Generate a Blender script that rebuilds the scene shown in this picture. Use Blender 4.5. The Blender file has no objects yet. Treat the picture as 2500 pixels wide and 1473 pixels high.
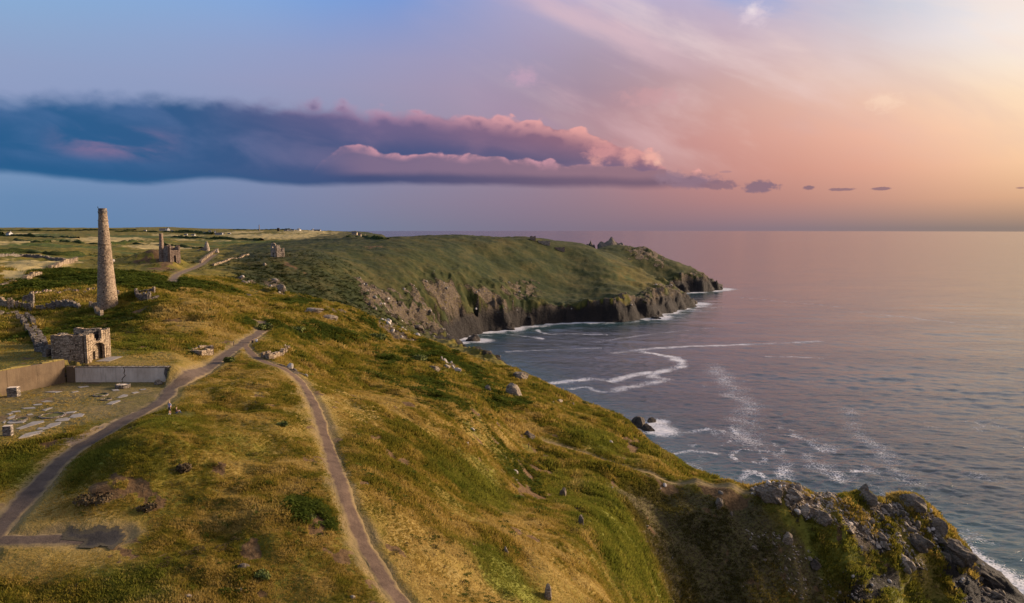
import bpy, bmesh, math, random
import numpy as np
from mathutils import Vector, Matrix

random.seed(7)
rng = np.random.default_rng(11)
scene = bpy.context.scene
C = scene.collection
R = math.radians

# ------------------------------------------------------------------ camera
F, CX, CY = 1785.0, 1250.0, 736.5
PITCH = math.atan((736.5 - 557.0) / F)
CP, SP = math.cos(PITCH), math.sin(PITCH)
CAMZ = 100.0
cam_d = bpy.data.cameras.new('camera')
cam = bpy.data.objects.new('camera', cam_d)
C.objects.link(cam)
cam.location = (0, 0, CAMZ)
cam.rotation_euler = (R(90) - PITCH, 0, 0)
cam_d.sensor_width = 36.0
cam_d.lens = 36.0 * F / 2500.0
cam_d.clip_start = 0.5
cam_d.clip_end = 120000.0
scene.camera = cam


def ray(px, py):
    """direction of a measured point of the photograph, seen from the drone"""
    u = (np.asarray(px, float) - CX) / F
    v = (np.asarray(py, float) - CY) / F
    return u, CP - v * SP, -SP - v * CP


def at(px, py, d):
    """point at ground distance d (metres along Y)"""
    x, y, z = ray(px, py)
    return np.stack([x / y * d, y / y * d, CAMZ + z / y * d], -1)


def at_sea(px, py, z0=0.0):
    x, y, z = ray(px, py)
    t = (z0 - CAMZ) / z
    return np.stack([x * t, y * t], -1)


def azel(px, py):
    x, y, z = ray(px, py)
    return np.degrees(np.arctan2(x, y)), np.degrees(np.arctan2(z, np.hypot(x, y)))


def lin(r, g, b):
    f = lambda c: (c / 255 / 12.92) if c <= 10.31 else (((c / 255 + .055) / 1.055) ** 2.4)
    return np.array([f(r), f(g), f(b)])


# ------------------------------------------------------------------ light, exposure
SUN_AZ, SUN_EL = 66.0, 15.0
sun_d = bpy.data.lights.new('sun', 'SUN')
sun_d.energy = 5.0
sun_d.angle = R(14)
sun_d.color = (1.0, 0.77, 0.55)
sun = bpy.data.objects.new('sun', sun_d)
C.objects.link(sun)
sv = Vector((math.sin(R(SUN_AZ)) * math.cos(R(SUN_EL)), math.cos(R(SUN_AZ)) * math.cos(R(SUN_EL)), math.sin(R(SUN_EL))))
sun.rotation_euler = (-sv).to_track_quat('-Z', 'Y').to_euler()
scene.view_settings.view_transform = 'Standard'
scene.view_settings.look = 'None'
scene.view_settings.gamma = 1
scene.view_settings.use_curve_mapping = False
scene.view_settings.exposure = 0.9
scene.cycles.max_bounces = 5
scene.cycles.diffuse_bounces = 2
scene.cycles.glossy_bounces = 2
scene.cycles.volume_bounces = 1
scene.cycles.transparent_max_bounces = 4


# ------------------------------------------------------------------ node helpers
class NT:
    def __init__(self, tree):
        self.t = tree
        tree.nodes.clear()

    def n(self, typ, **kw):
        nd = self.t.nodes.new(typ)
        for k, v in kw.items():
            setattr(nd, k, v)
        return nd

    def put(self, sock, v):
        if isinstance(v, bpy.types.NodeSocket):
            self.t.links.new(v, sock)
        elif v is not None:
            if hasattr(sock.default_value, '__len__') and not hasattr(v, '__len__'):
                v = (v,) * len(sock.default_value)
            if hasattr(sock.default_value, '__len__') and len(sock.default_value) == 4 and len(v) == 3:
                v = (*v, 1)
            sock.default_value = v

    def m(self, op, a, b=None, c=None, clamp=False):
        nd = self.n('ShaderNodeMath', operation=op, use_clamp=clamp)
        for i, v in enumerate((a, b, c)):
            if v is not None:
                self.put(nd.inputs[i], v)
        return nd.outputs[0]

    def vm(self, op, a, b=None):
        nd = self.n('ShaderNodeVectorMath', operation=op)
        self.put(nd.inputs[0], a)
        if b is not None:
            self.put(nd.inputs[1], b)
        return nd.outputs['Value'] if op in ('LENGTH', 'DOT_PRODUCT') else nd.outputs[0]

    def mix(self, f, a, b, blend='MIX'):
        nd = self.n('ShaderNodeMix', data_type='RGBA', blend_type=blend, clamp_factor=True)
        self.put(nd.inputs[0], f)
        self.put(nd.inputs[6], a)
        self.put(nd.inputs[7], b)
        return nd.outputs[2]

    def sm(self, x, lo, hi, a=0.0, b=1.0, kind='SMOOTHSTEP'):
        nd = self.n('ShaderNodeMapRange', interpolation_type=kind)
        self.put(nd.inputs['Value'], x)
        for k, v in (('From Min', lo), ('From Max', hi), ('To Min', a), ('To Max', b)):
            self.put(nd.inputs[k], v)
        return nd.outputs[0]

    def noise(self, vec, scale, detail=4, rough=.55, dist=0.0):
        nd = self.n('ShaderNodeTexNoise')
        self.put(nd.inputs['Vector'], vec)
        self.put(nd.inputs['Scale'], scale)
        nd.inputs['Detail'].default_value = detail
        nd.inputs['Roughness'].default_value = rough
        nd.inputs['Distortion'].default_value = dist
        return nd.outputs['Fac']

    def voro(self, vec, scale, feature='F1', out='Distance', rnd=1.0):
        nd = self.n('ShaderNodeTexVoronoi', feature=feature)
        self.put(nd.inputs['Vector'], vec)
        self.put(nd.inputs['Scale'], scale)
        nd.inputs['Randomness'].default_value = rnd
        return nd.outputs[out]

    def ramp(self, fac, stops, interp='LINEAR'):
        nd = self.n('ShaderNodeValToRGB')
        cr = nd.color_ramp
        cr.interpolation = interp
        while len(cr.elements) < len(stops):
            cr.elements.new(0.5)
        for e, (p, c) in zip(cr.elements, stops):
            e.position = p
            e.color = (*c, 1) if len(c) == 3 else c
        self.put(nd.inputs[0], fac)
        return nd.outputs[0]

    def curve(self, x, pts):
        nd = self.n('ShaderNodeFloatCurve')
        cm = nd.mapping
        cu = cm.curves[0]
        while len(cu.points) < len(pts):
            cu.points.new(0.5, 0.5)
        for p, (a, b) in zip(cu.points, pts):
            p.location = (a, b)
            p.handle_type = 'AUTO_CLAMPED'
        cm.update()
        self.put(nd.inputs['Value'], x)
        return nd.outputs[0]

    def sep(self, v):
        nd = self.n('ShaderNodeSeparateXYZ')
        self.put(nd.inputs[0], v)
        return nd.outputs

    def comb(self, x, y, z):
        nd = self.n('ShaderNodeCombineXYZ')
        for i, v in enumerate((x, y, z)):
            self.put(nd.inputs[i], v)
        return nd.outputs[0]

    def attr(self, name, typ='GEOMETRY', out='Fac'):
        nd = self.n('ShaderNodeAttribute', attribute_type=typ, attribute_name=name)
        return nd.outputs[out]

    def bump(self, h, strength, dist=1.0, normal=None):
        nd = self.n('ShaderNodeBump')
        nd.inputs['Strength'].default_value = strength
        nd.inputs['Distance'].default_value = dist
        self.put(nd.inputs['Height'], h)
        if normal is not None:
            self.put(nd.inputs['Normal'], normal)
        return nd.outputs[0]

    def bsdf(self, col, rough=.9, normal=None, spec=.2, out=True, **kw):
        nd = self.n('ShaderNodeBsdfPrincipled')
        self.put(nd.inputs['Base Color'], col)
        self.put(nd.inputs['Roughness'], rough)
        self.put(nd.inputs['Specular IOR Level'], spec)
        if normal is not None:
            self.put(nd.inputs['Normal'], normal)
        for k, v in kw.items():
            self.put(nd.inputs[k], v)
        if out:
            o = self.n('ShaderNodeOutputMaterial')
            self.t.links.new(nd.outputs[0], o.inputs[0])
        return nd.outputs[0]


def material(name):
    m = bpy.data.materials.new(name)
    m.use_nodes = True
    return m, NT(m.node_tree)


# ------------------------------------------------------------------ thin-plate interpolation
class TPS:
    def __init__(self, pts, vals, smooth=1e-4):
        self.p = np.asarray(pts, float)
        v = np.asarray(vals, float)
        n = len(self.p)
        K = self.k(self.p, self.p) + np.eye(n) * smooth
        P = np.c_[np.ones(n), self.p]
        A = np.zeros((n + 3, n + 3))
        A[:n, :n] = K
        A[:n, n:] = P
        A[n:, :n] = P.T
        b = np.zeros((n + 3,) + v.shape[1:])
        b[:n] = v
        self.w = np.linalg.solve(A, b)

    @staticmethod
    def k(a, b):
        d2 = np.maximum((a ** 2).sum(1)[:, None] + (b ** 2).sum(1)[None, :] - 2 * a @ b.T, 0) + 1e-12
        return 0.5 * d2 * np.log(d2)

    def __call__(self, q):
        q = np.asarray(q, float)
        out = []
        for i in range(0, len(q), 20000):
            c = q[i:i + 20000]
            out.append(self.k(c, self.p) @ self.w[:-3] + np.c_[np.ones(len(c)), c] @ self.w[-3:])
        return np.concatenate(out)


# ------------------------------------------------------------------ sky
SKY = [  # px, py, sRGB measured on the clear sky and the thin high cloud
    (0, 0, 138, 172, 212), (312, 0, 136, 169, 213), (625, 0, 134, 168, 217), (940, 0, 120, 154, 214), (1100, 0, 142, 158, 206), (1250, 0, 170, 164, 198),
    (1500, 0, 186, 176, 204), (1875, 0, 190, 182, 208), (2200, 0, 200, 204, 218), (2500, 0, 238, 232, 236),
    (0, 110, 143, 163, 200), (625, 110, 145, 160, 200), (1000, 110, 152, 155, 193), (1250, 110, 162, 156, 188), (1500, 110, 178, 158, 174),
    (1875, 110, 212, 184, 190), (2250, 110, 232, 220, 220), (2500, 110, 248, 236, 226),
    (0, 190, 146, 158, 195), (625, 190, 150, 156, 192), (1000, 200, 160, 152, 182), (1250, 200, 166, 150, 174), (1500, 200, 166, 144, 160), (1875, 200, 216, 178, 170),
    (2250, 200, 238, 208, 186), (2500, 200, 255, 230, 200),
    (1250, 280, 166, 144, 164), (1500, 290, 184, 143, 150), (1875, 300, 220, 168, 154), (2250, 300, 248, 199, 172), (2500, 300, 255, 217, 178),
    (1700, 400, 198, 142, 138), (1875, 400, 208, 152, 139), (2250, 400, 232, 177, 151), (2500, 400, 248, 202, 162),
    (0, 300, 134, 156, 194), (625, 300, 140, 152, 186), (1000, 300, 152, 146, 172), (0, 400, 120, 150, 188), (625, 400, 128, 144, 180), (1000, 400, 142, 138, 166), (1300, 400, 154, 136, 154),
    (0, 480, 103, 138, 178), (312, 480, 110, 138, 178), (625, 480, 122, 136, 172), (1000, 480, 138, 130, 154), (1250, 480, 145, 126, 146), (1500, 480, 158, 126, 136), (1875, 480, 190, 136, 126),
    (2250, 480, 214, 162, 136), (2500, 480, 224, 174, 138),
    (0, 530, 102, 136, 176), (625, 530, 114, 132, 168), (1000, 530, 128, 126, 150), (1500, 530, 143, 120, 132), (1875, 530, 162, 128, 130), (2250, 530, 172, 140, 126), (2500, 530, 172, 142, 122),
    (0, 556, 106, 138, 174), (625, 556, 115, 134, 168), (1000, 556, 122, 126, 150), (1500, 556, 135, 116, 130), (1875, 556, 138, 120, 130), (2250, 556, 142, 126, 124), (2500, 556, 146, 128, 120)]
sky_p, sky_c = [], []
for px, py, r, g, b in SKY:
    a, e = azel(px, py)
    sky_p.append((a / 18, e / 9))
    sky_c.append(lin(r, g, b))
# beyond the frame: the sky goes on, brightened overhead to lift the land, warmer toward the sun, bluer behind the drone
for a, e, c in [(62, 1, (190, 150, 122)), (62, 9, (255, 226, 180)), (62, 17, (252, 240, 230)), (110, 1, (160, 140, 140)), (110, 9, (214, 186, 180)), (110, 17, (196, 190, 208)),
                (180, 1, (120, 138, 170)), (180, 9, (146, 162, 200)), (180, 17, (140, 166, 210)), (-180, 1, (120, 138, 170)), (-180, 9, (146, 162, 200)), (-180, 17, (140, 166, 210)),
                (-110, 1, (108, 140, 182)), (-110, 9, (138, 166, 208)), (-110, 17, (136, 170, 216)), (-60, 1, (106, 142, 186)), (-60, 9, (142, 172, 212)), (-60, 17, (138, 176, 222)),
                (-180, 50, (160, 178, 214)), (-60, 50, (156, 180, 216)), (0, 50, (182, 190, 220)), (62, 50, (236, 228, 230)), (110, 50, (214, 208, 222)), (180, 50, (160, 178, 214))]:
    sky_p.append((a / 18, e / 9))
    sky_c.append(lin(*c))
sky_tps = TPS(sky_p, sky_c, 2e-2)

world = bpy.data.worlds.new('World')
scene.world = world
world.use_nodes = True
w = NT(world.node_tree)
tc = w.n('ShaderNodeTexCoord').outputs['Generated']
dirv = w.vm('NORMALIZE', tc)
sx, sy, sz = w.sep(dirv)
az = w.m('MULTIPLY', w.m('ARCTAN2', sx, sy), 57.29578)
el = w.m('MULTIPLY', w.m('ARCSINE', sz), 57.29578)
azn = w.m('DIVIDE', w.m('ADD', az, 180), 360)
STOPS = [-180, -110, -75, -50, -38, -34, -29, -24, -19, -14, -9, -4, 1, 6, 11, 16, 21, 26, 31, 35, 40, 50, 62, 80, 110, 145, 180]
ROWS = [0.0, 0.9, 2.0, 4.2, 6.5, 8.5, 10.5, 12.5, 14.5, 16.8, 22.0, 50.0]
col = None
for i, e in enumerate(ROWS):
    q = [(a / 18, e / 9) for a in STOPS]
    cs = np.clip(sky_tps(q), .02, 1.15)
    rc = w.ramp(azn, [((a + 180) / 360, tuple(map(float, c))) for a, c in zip(STOPS, cs)])
    if col is None:
        col = rc
    else:
        col = w.mix(w.sm(el, ROWS[i - 1], e, kind='LINEAR'), col, rc)
# a share of the physical sky
nish = w.n('ShaderNodeTexSky', sky_type='NISHITA', sun_disc=False)
nish.sun_elevation = R(SUN_EL)
nish.sun_rotation = R(SUN_AZ)
nish.altitude = 100
nish_c = w.vm('SCALE', nish.outputs[0])
nish_c.node.inputs['Scale'].default_value = 0.08
col = w.mix(w.sm(el, 18, 40, 0.0, 0.15), col, nish_c)

# soft high streaks running up to the left
ca, sa = math.cos(R(-24)), math.sin(R(-24))
ru = w.m('ADD', w.m('MULTIPLY', az, ca), w.m('MULTIPLY', el, sa))
rv = w.m('SUBTRACT', w.m('MULTIPLY', el, ca), w.m('MULTIPLY', az, sa))
st = w.noise(w.comb(w.m('MULTIPLY', ru, .035), w.m('MULTIPLY', rv, .17), 3.3), 1.0, 5, .55, .6)
st2 = w.noise(w.comb(w.m('MULTIPLY', ru, .10), w.m('MULTIPLY', rv, .30), 9.1), 1.0, 6, .6, .4)
sw = w.m('MULTIPLY', w.sm(az, -6, 12), w.sm(el, 6.0, 11))
k = w.m('MULTIPLY', w.sm(w.m('ADD', w.m('MULTIPLY', st, .7), w.m('MULTIPLY', st2, .3)), .46, .66), sw)
col = w.mix(w.m('MULTIPLY', k, .55), col, tuple(lin(240, 216, 214)))
veil = w.noise(w.comb(w.m('MULTIPLY', ru, .06), w.m('MULTIPLY', rv, .16), 14.0), 1.0, 5, .55, .25)
vw = w.m('MULTIPLY', w.sm(az, -12, 6), w.sm(el, 3, 7))
col = w.mix(w.m('MULTIPLY', w.m('MULTIPLY', w.sm(veil, .50, .70), vw), .45), col, w.mix(w.sm(az, 5, 30), tuple(lin(222, 184, 190)), tuple(lin(255, 232, 212))))
col = w.mix(w.m('MULTIPLY', w.m('MULTIPLY', w.sm(veil, .48, .30), vw), .30), col, w.mix(w.sm(az, 5, 30), tuple(lin(168, 142, 176)), tuple(lin(214, 182, 178))))
# the bright band of high cloud from the top middle down to the right
band_y = w.m('ADD', w.m('MULTIPLY', az, -.42), 17.6)
bd = w.m('ABSOLUTE', w.m('SUBTRACT', el, w.m('ADD', band_y, w.m('MULTIPLY', w.m('SUBTRACT', st2, .5), 3.0))))
bk = w.m('MULTIPLY', w.m('MULTIPLY', w.sm(bd, 1.5, 0.0), w.sm(az, -2, 4)), w.sm(az, 16, 9))
col = w.mix(w.m('MULTIPLY', bk, .55), col, tuple(lin(226, 192, 198)))
# soft breaks of blue in the top of the picture
kb = w.m('MULTIPLY', w.sm(st, .44, .30), w.m('MULTIPLY', w.m('MULTIPLY', w.sm(az, 3, 12), w.sm(az, 27, 20)), w.sm(el, 12.5, 17)))
col = w.mix(w.m('MULTIPLY', kb, .7), col, tuple(lin(150, 168, 214)))


def nx(a):  # azimuth to curve x
    return (a + 45) / 90


def curve_el(pts, lo_pt=None):
    P = []
    for px, py in pts:
        a, e = azel(px, py)
        P.append((nx(a), max(0, e) / 12))
    return P


azc = w.m('DIVIDE', w.m('ADD', az, 45), 90, clamp=True)
TOP = curve_el([(0, 214), (200, 215), (500, 222), (640, 230), (720, 242), (830, 246), (900, 262), (1000, 266), (1130, 278), (1250, 290), (1350, 304), (1450, 326), (1530, 354), (1590, 372), (1618, 398), (1632, 412), (1690, 424), (1740, 452), (1760, 480)])
BOT = curve_el([(0, 424), (150, 438), (300, 451), (420, 450), (520, 443), (700, 454), (1000, 454), (1300, 459), (1480, 460), (1560, 463), (1640, 461), (1760, 456)])
LTOP = curve_el([(740, 430), (790, 380), (885, 356), (930, 366), (1000, 372), (1060, 366), (1120, 378), (1180, 374), (1230, 382), (1300, 390), (1400, 396), (1520, 402), (1620, 408), (1690, 425), (1740, 452), (1760, 480)])
TOP[0:0] = [(0, TOP[0][1] * .92)]
BOT[0:0] = [(0, BOT[0][1] * .96)]
LTOP[0:0] = [(0, .1)]
top = w.m('MULTIPLY', w.curve(azc, TOP), 12)
bot = w.m('MULTIPLY', w.curve(azc, BOT), 12)
ltop = w.m('MULTIPLY', w.curve(azc, LTOP), 12)
cv = w.comb(az, w.m('MULTIPLY', el, 1.5), 0.0)
pf = w.voro(w.vm('ADD', cv, w.vm('SCALE', w.comb(w.noise(cv, .7, 3), w.noise(w.vm('ADD', cv, (7, 3, 1)), .7, 3), 0.0), None)), .75, 'SMOOTH_F1')
puff = w.m('SUBTRACT', 1.0, pf)
cn = w.noise(cv, .55, 6, .55, .3)
cn2 = w.noise(w.comb(w.m('MULTIPLY', az, .22), w.m('MULTIPLY', w.m('ADD', el, w.m('MULTIPLY', az, .12)), .62), 4.0), .8, 5, .5, .4)
right = w.sm(az, -22, -8)
sharp = w.sm(az, -22, 4, 1.5, .25)
edge = w.m('ADD', w.m('MULTIPLY', w.m('SUBTRACT', puff, .55), w.sm(az, -24, -8, .5, 1.55)), w.m('MULTIPLY', w.m('SUBTRACT', cn, .5), 1.1))
dtop = w.m('SUBTRACT', w.m('ADD', top, edge), el)
dbot = w.m('SUBTRACT', el, w.m('ADD', bot, w.m('MULTIPLY', w.m('SUBTRACT', cn2, .5), .55)))
inA = w.m('MULTIPLY', w.m('MULTIPLY', w.sm(dtop, 0, sharp), w.sm(dbot, -.14, .42)), w.sm(az, 16.0, 14.6))
# colours inside the bank
t = w.m('DIVIDE', w.m('SUBTRACT', el, bot), w.m('MAXIMUM', w.m('SUBTRACT', top, bot), .4), clamp=True)
blue = w.mix(w.sm(az, -34, -8), tuple(lin(34, 90, 138)), tuple(lin(66, 82, 126)))
blue = w.mix(w.sm(az, -8, 14), blue, tuple(lin(120, 100, 122)))
lite = w.mix(w.sm(az, -30, -4), tuple(lin(80, 112, 160)), tuple(lin(134, 110, 138)))
shade = w.mix(w.m('MULTIPLY', w.m('MULTIPLY', w.sm(cn2, .36, .74), .62), w.sm(t, 0.05, .35)), blue, lite)
mauve = w.mix(w.sm(az, -15, 8), tuple(lin(112, 100, 140)), tuple(lin(152, 108, 124)))
shade = w.mix(w.m('MULTIPLY', w.m('MULTIPLY', w.sm(t, .35, .85), w.sm(az, -24, -8)), .8), shade, mauve)
shade = w.mix(w.m('MULTIPLY', w.m('MULTIPLY', w.sm(az, -33, -29), w.sm(az, -23, -27)), w.m('MULTIPLY', w.sm(cn2, .42, .62), w.m('MULTIPLY', w.sm(t, .2, .4), w.sm(t, .65, .45)))), shade, tuple(lin(136, 112, 148)))
pink = w.mix(w.sm(az, -14, 8), tuple(lin(196, 150, 176)), tuple(lin(236, 168, 160)))
lit = w.m('MULTIPLY', w.m('MULTIPLY', w.sm(dtop, 1.5, .1), w.sm(az, -23, -10)), w.sm(w.m('ADD', w.m('MULTIPLY', puff, .6), w.m('MULTIPLY', cn, .6)), .38, .78))
bank = w.mix(lit, shade, pink)
# the lower tier with its own lit tops
dl = w.m('SUBTRACT', w.m('ADD', ltop, w.m('MULTIPLY', edge, .55)), el)
inL = w.m('MULTIPLY', w.sm(dl, 0, .22), w.sm(az, -15.5, -10.5))
dark_low = w.mix(w.sm(az, -15, 14), tuple(lin(62, 76, 118)), tuple(lin(122, 98, 116)))
mid_low = w.mix(w.sm(az, -15, 14), tuple(lin(122, 106, 136)), tuple(lin(150, 116, 128)))
low = w.mix(w.sm(w.m('ADD', w.sm(dbot, .2, 1.5), w.m('MULTIPLY', w.m('SUBTRACT', cn2, .5), 1.2)), .2, .9), dark_low, mid_low)
low = w.mix(w.m('MULTIPLY', w.m('MULTIPLY', w.sm(dl, .75, .08), w.sm(az, 9, 2)), w.sm(cn, .35, .6)), low, tuple(lin(206, 150, 164)))
bank = w.mix(inL, bank, low)
bank = w.mix(w.m('MULTIPLY', w.sm(dbot, .7, .05), .8), bank, w.mix(w.sm(az, -30, -6), tuple(lin(40, 96, 142)), dark_low))
col = w.mix(w.m('MULTIPLY', inA, .96), col, bank)


def cloudlet(px, py, rx, ry, c, amt=.9, seed=0.0, soft=.45):
    global col
    a, e = azel(px, py)
    a1, _ = azel(px + rx, py)
    _, e1 = azel(px, py - ry)
    nz = w.noise(w.vm('ADD', cv, (seed, seed * 2.1, 0)), 1.4, 5, .6, .3)
    ux = w.m('DIVIDE', w.m('SUBTRACT', az, float(a)), float(a1 - a))
    uy = w.m('DIVIDE', w.m('SUBTRACT', el, float(e)), float(e1 - e))
    rr = w.m('SQRT', w.m('ADD', w.m('MULTIPLY', ux, ux), w.m('MULTIPLY', uy, uy)))
    rr = w.m('ADD', rr, w.m('MULTIPLY', w.m('SUBTRACT', nz, .5), 1.5))
    col = w.mix(w.m('MULTIPLY', w.sm(rr, 1.0, 1.0 - soft), amt), col, tuple(lin(*c)))


cloudlet(1690, 444, 95, 22, (146, 118, 134), .9, 11.2, .7)
cloudlet(1640, 432, 60, 20, (150, 122, 138), .8, 12.9, .8)
cloudlet(1770, 420, 18, 3, (176, 134, 138), .7, 13.4)
cloudlet(1470, 372, 58, 34, (214, 150, 150), .75, 14.1, .9)
cloudlet(1538, 384, 34, 32, (230, 164, 156), .65, 15.7, .95)
cloudlet(1588, 384, 36, 22, (240, 178, 164), .8, 16.3, .9)
cloudlet(1606, 396, 18, 14, (244, 190, 172), .7, 18.3, .9)
cloudlet(1455, 392, 26, 18, (222, 158, 150), .6, 17.3, .9)
cloudlet(1855, 456, 52, 18, (140, 112, 126), .95, 1.0)
cloudlet(1750, 452, 60, 14, (140, 110, 124), .8, 2.2)
cloudlet(1976, 458, 20, 7, (142, 112, 122), .95, 3.1)
cloudlet(2058, 463, 46, 5, (146, 114, 122), .9, 4.7)
cloudlet(2150, 461, 32, 5, (146, 114, 122), .9, 5.9)
cloudlet(2494, 459, 16, 3, (168, 130, 122), .9, 6.4)
cloudlet(1842, 34, 52, 44, (232, 212, 220), .55, 7.7, 1.0)
cloudlet(1836, 24, 22, 22, (250, 234, 234), .5, 27.7, 1.0)
cloudlet(1280, 190, 50, 30, (200, 164, 186), .6, 8.8, .9)
cloudlet(2160, 250, 60, 30, (255, 222, 196), .5, 9.9, .9)
cloudlet(1590, 235, 110, 34, (206, 158, 162), .55, 10.3, .9)
bg = w.n('ShaderNodeBackground')
w.put(bg.inputs['Color'], col)
bg.inputs['Strength'].default_value = 0.536
wo = w.n('ShaderNodeOutputWorld')
w.t.links.new(bg.outputs[0], wo.inputs[0])
world.cycles.sampling_method = 'MANUAL'
world.cycles.sample_map_resolution = 512


# ------------------------------------------------------------------ numeric noise
def vnoise(x, y, seed=0):
    xi, yi = np.floor(x), np.floor(y)
    fx, fy = x - xi, y - yi
    xi, yi = xi.astype(np.int64), yi.astype(np.int64)
    u = fx * fx * fx * (fx * (fx * 6 - 15) + 10)
    v = fy * fy * fy * (fy * (fy * 6 - 15) + 10)

    def h(a, b):
        k = (a * 374761393 + b * 668265263 + seed * 144269504) & 0xffffffff
        k = ((k ^ (k >> 13)) * 1274126177) & 0xffffffff
        return ((k ^ (k >> 16)) & 0xffff) / 32767.5 - 1
    a, b = h(xi, yi), h(xi + 1, yi)
    c, d = h(xi, yi + 1), h(xi + 1, yi + 1)
    return (a + (b - a) * u) * (1 - v) + (c + (d - c) * u) * v


def fbm(x, y, wl, octv=4, gain=.5, seed=0):
    s, amp, tot = 0, 1.0, 0.0
    x, y = np.asarray(x, float) / wl, np.asarray(y, float) / wl
    for i in range(octv):
        s = s + amp * vnoise(x, y, seed + i * 17)
        tot += amp
        amp *= gain
        x, y = 1.62 * x - 1.18 * y + 5.3, 1.18 * x + 1.62 * y + 9.7
    return s / tot


def ridged(x, y, wl, octv=4, seed=0):
    s, amp, tot = 0, 1.0, 0.0
    x, y = np.asarray(x, float) / wl, np.asarray(y, float) / wl
    for i in range(octv):
        s = s + amp * (1 - 2 * np.abs(vnoise(x, y, seed + i * 31)))
        tot += amp
        amp *= .5
        x, y = 1.62 * x - 1.18 * y + 5.3, 1.18 * x + 1.62 * y + 9.7
    return s / tot


def sstep(x, a, b):
    t = np.clip((x - a) / (b - a), 0, 1)
    return t * t * (3 - 2 * t)


def seg_dist(x, y, P, closed=False):
    """distance to a polyline (and signed by inside/outside if closed: positive inside); also the nearest parameter"""
    P = np.asarray(P, float)
    n = len(P)
    best = np.full(x.shape, 1e18)
    inside = np.zeros(x.shape, bool)
    for i in range(n if closed else n - 1):
        ax, ay = P[i]
        bx, by = P[(i + 1) % n]
        dx, dy = bx - ax, by - ay
        L = dx * dx + dy * dy + 1e-12
        t = np.clip(((x - ax) * dx + (y - ay) * dy) / L, 0, 1)
        d2 = (x - ax - t * dx) ** 2 + (y - ay - t * dy) ** 2
        np.minimum(best, d2, out=best)
        if closed and ay != by:
            c = ((ay > y) != (by > y)) & (x < (bx - ax) * (y - ay) / (by - ay) + ax)
            inside ^= c
    d = np.sqrt(best)
    if closed:
        return np.where(inside, d, -d)
    return d


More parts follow.
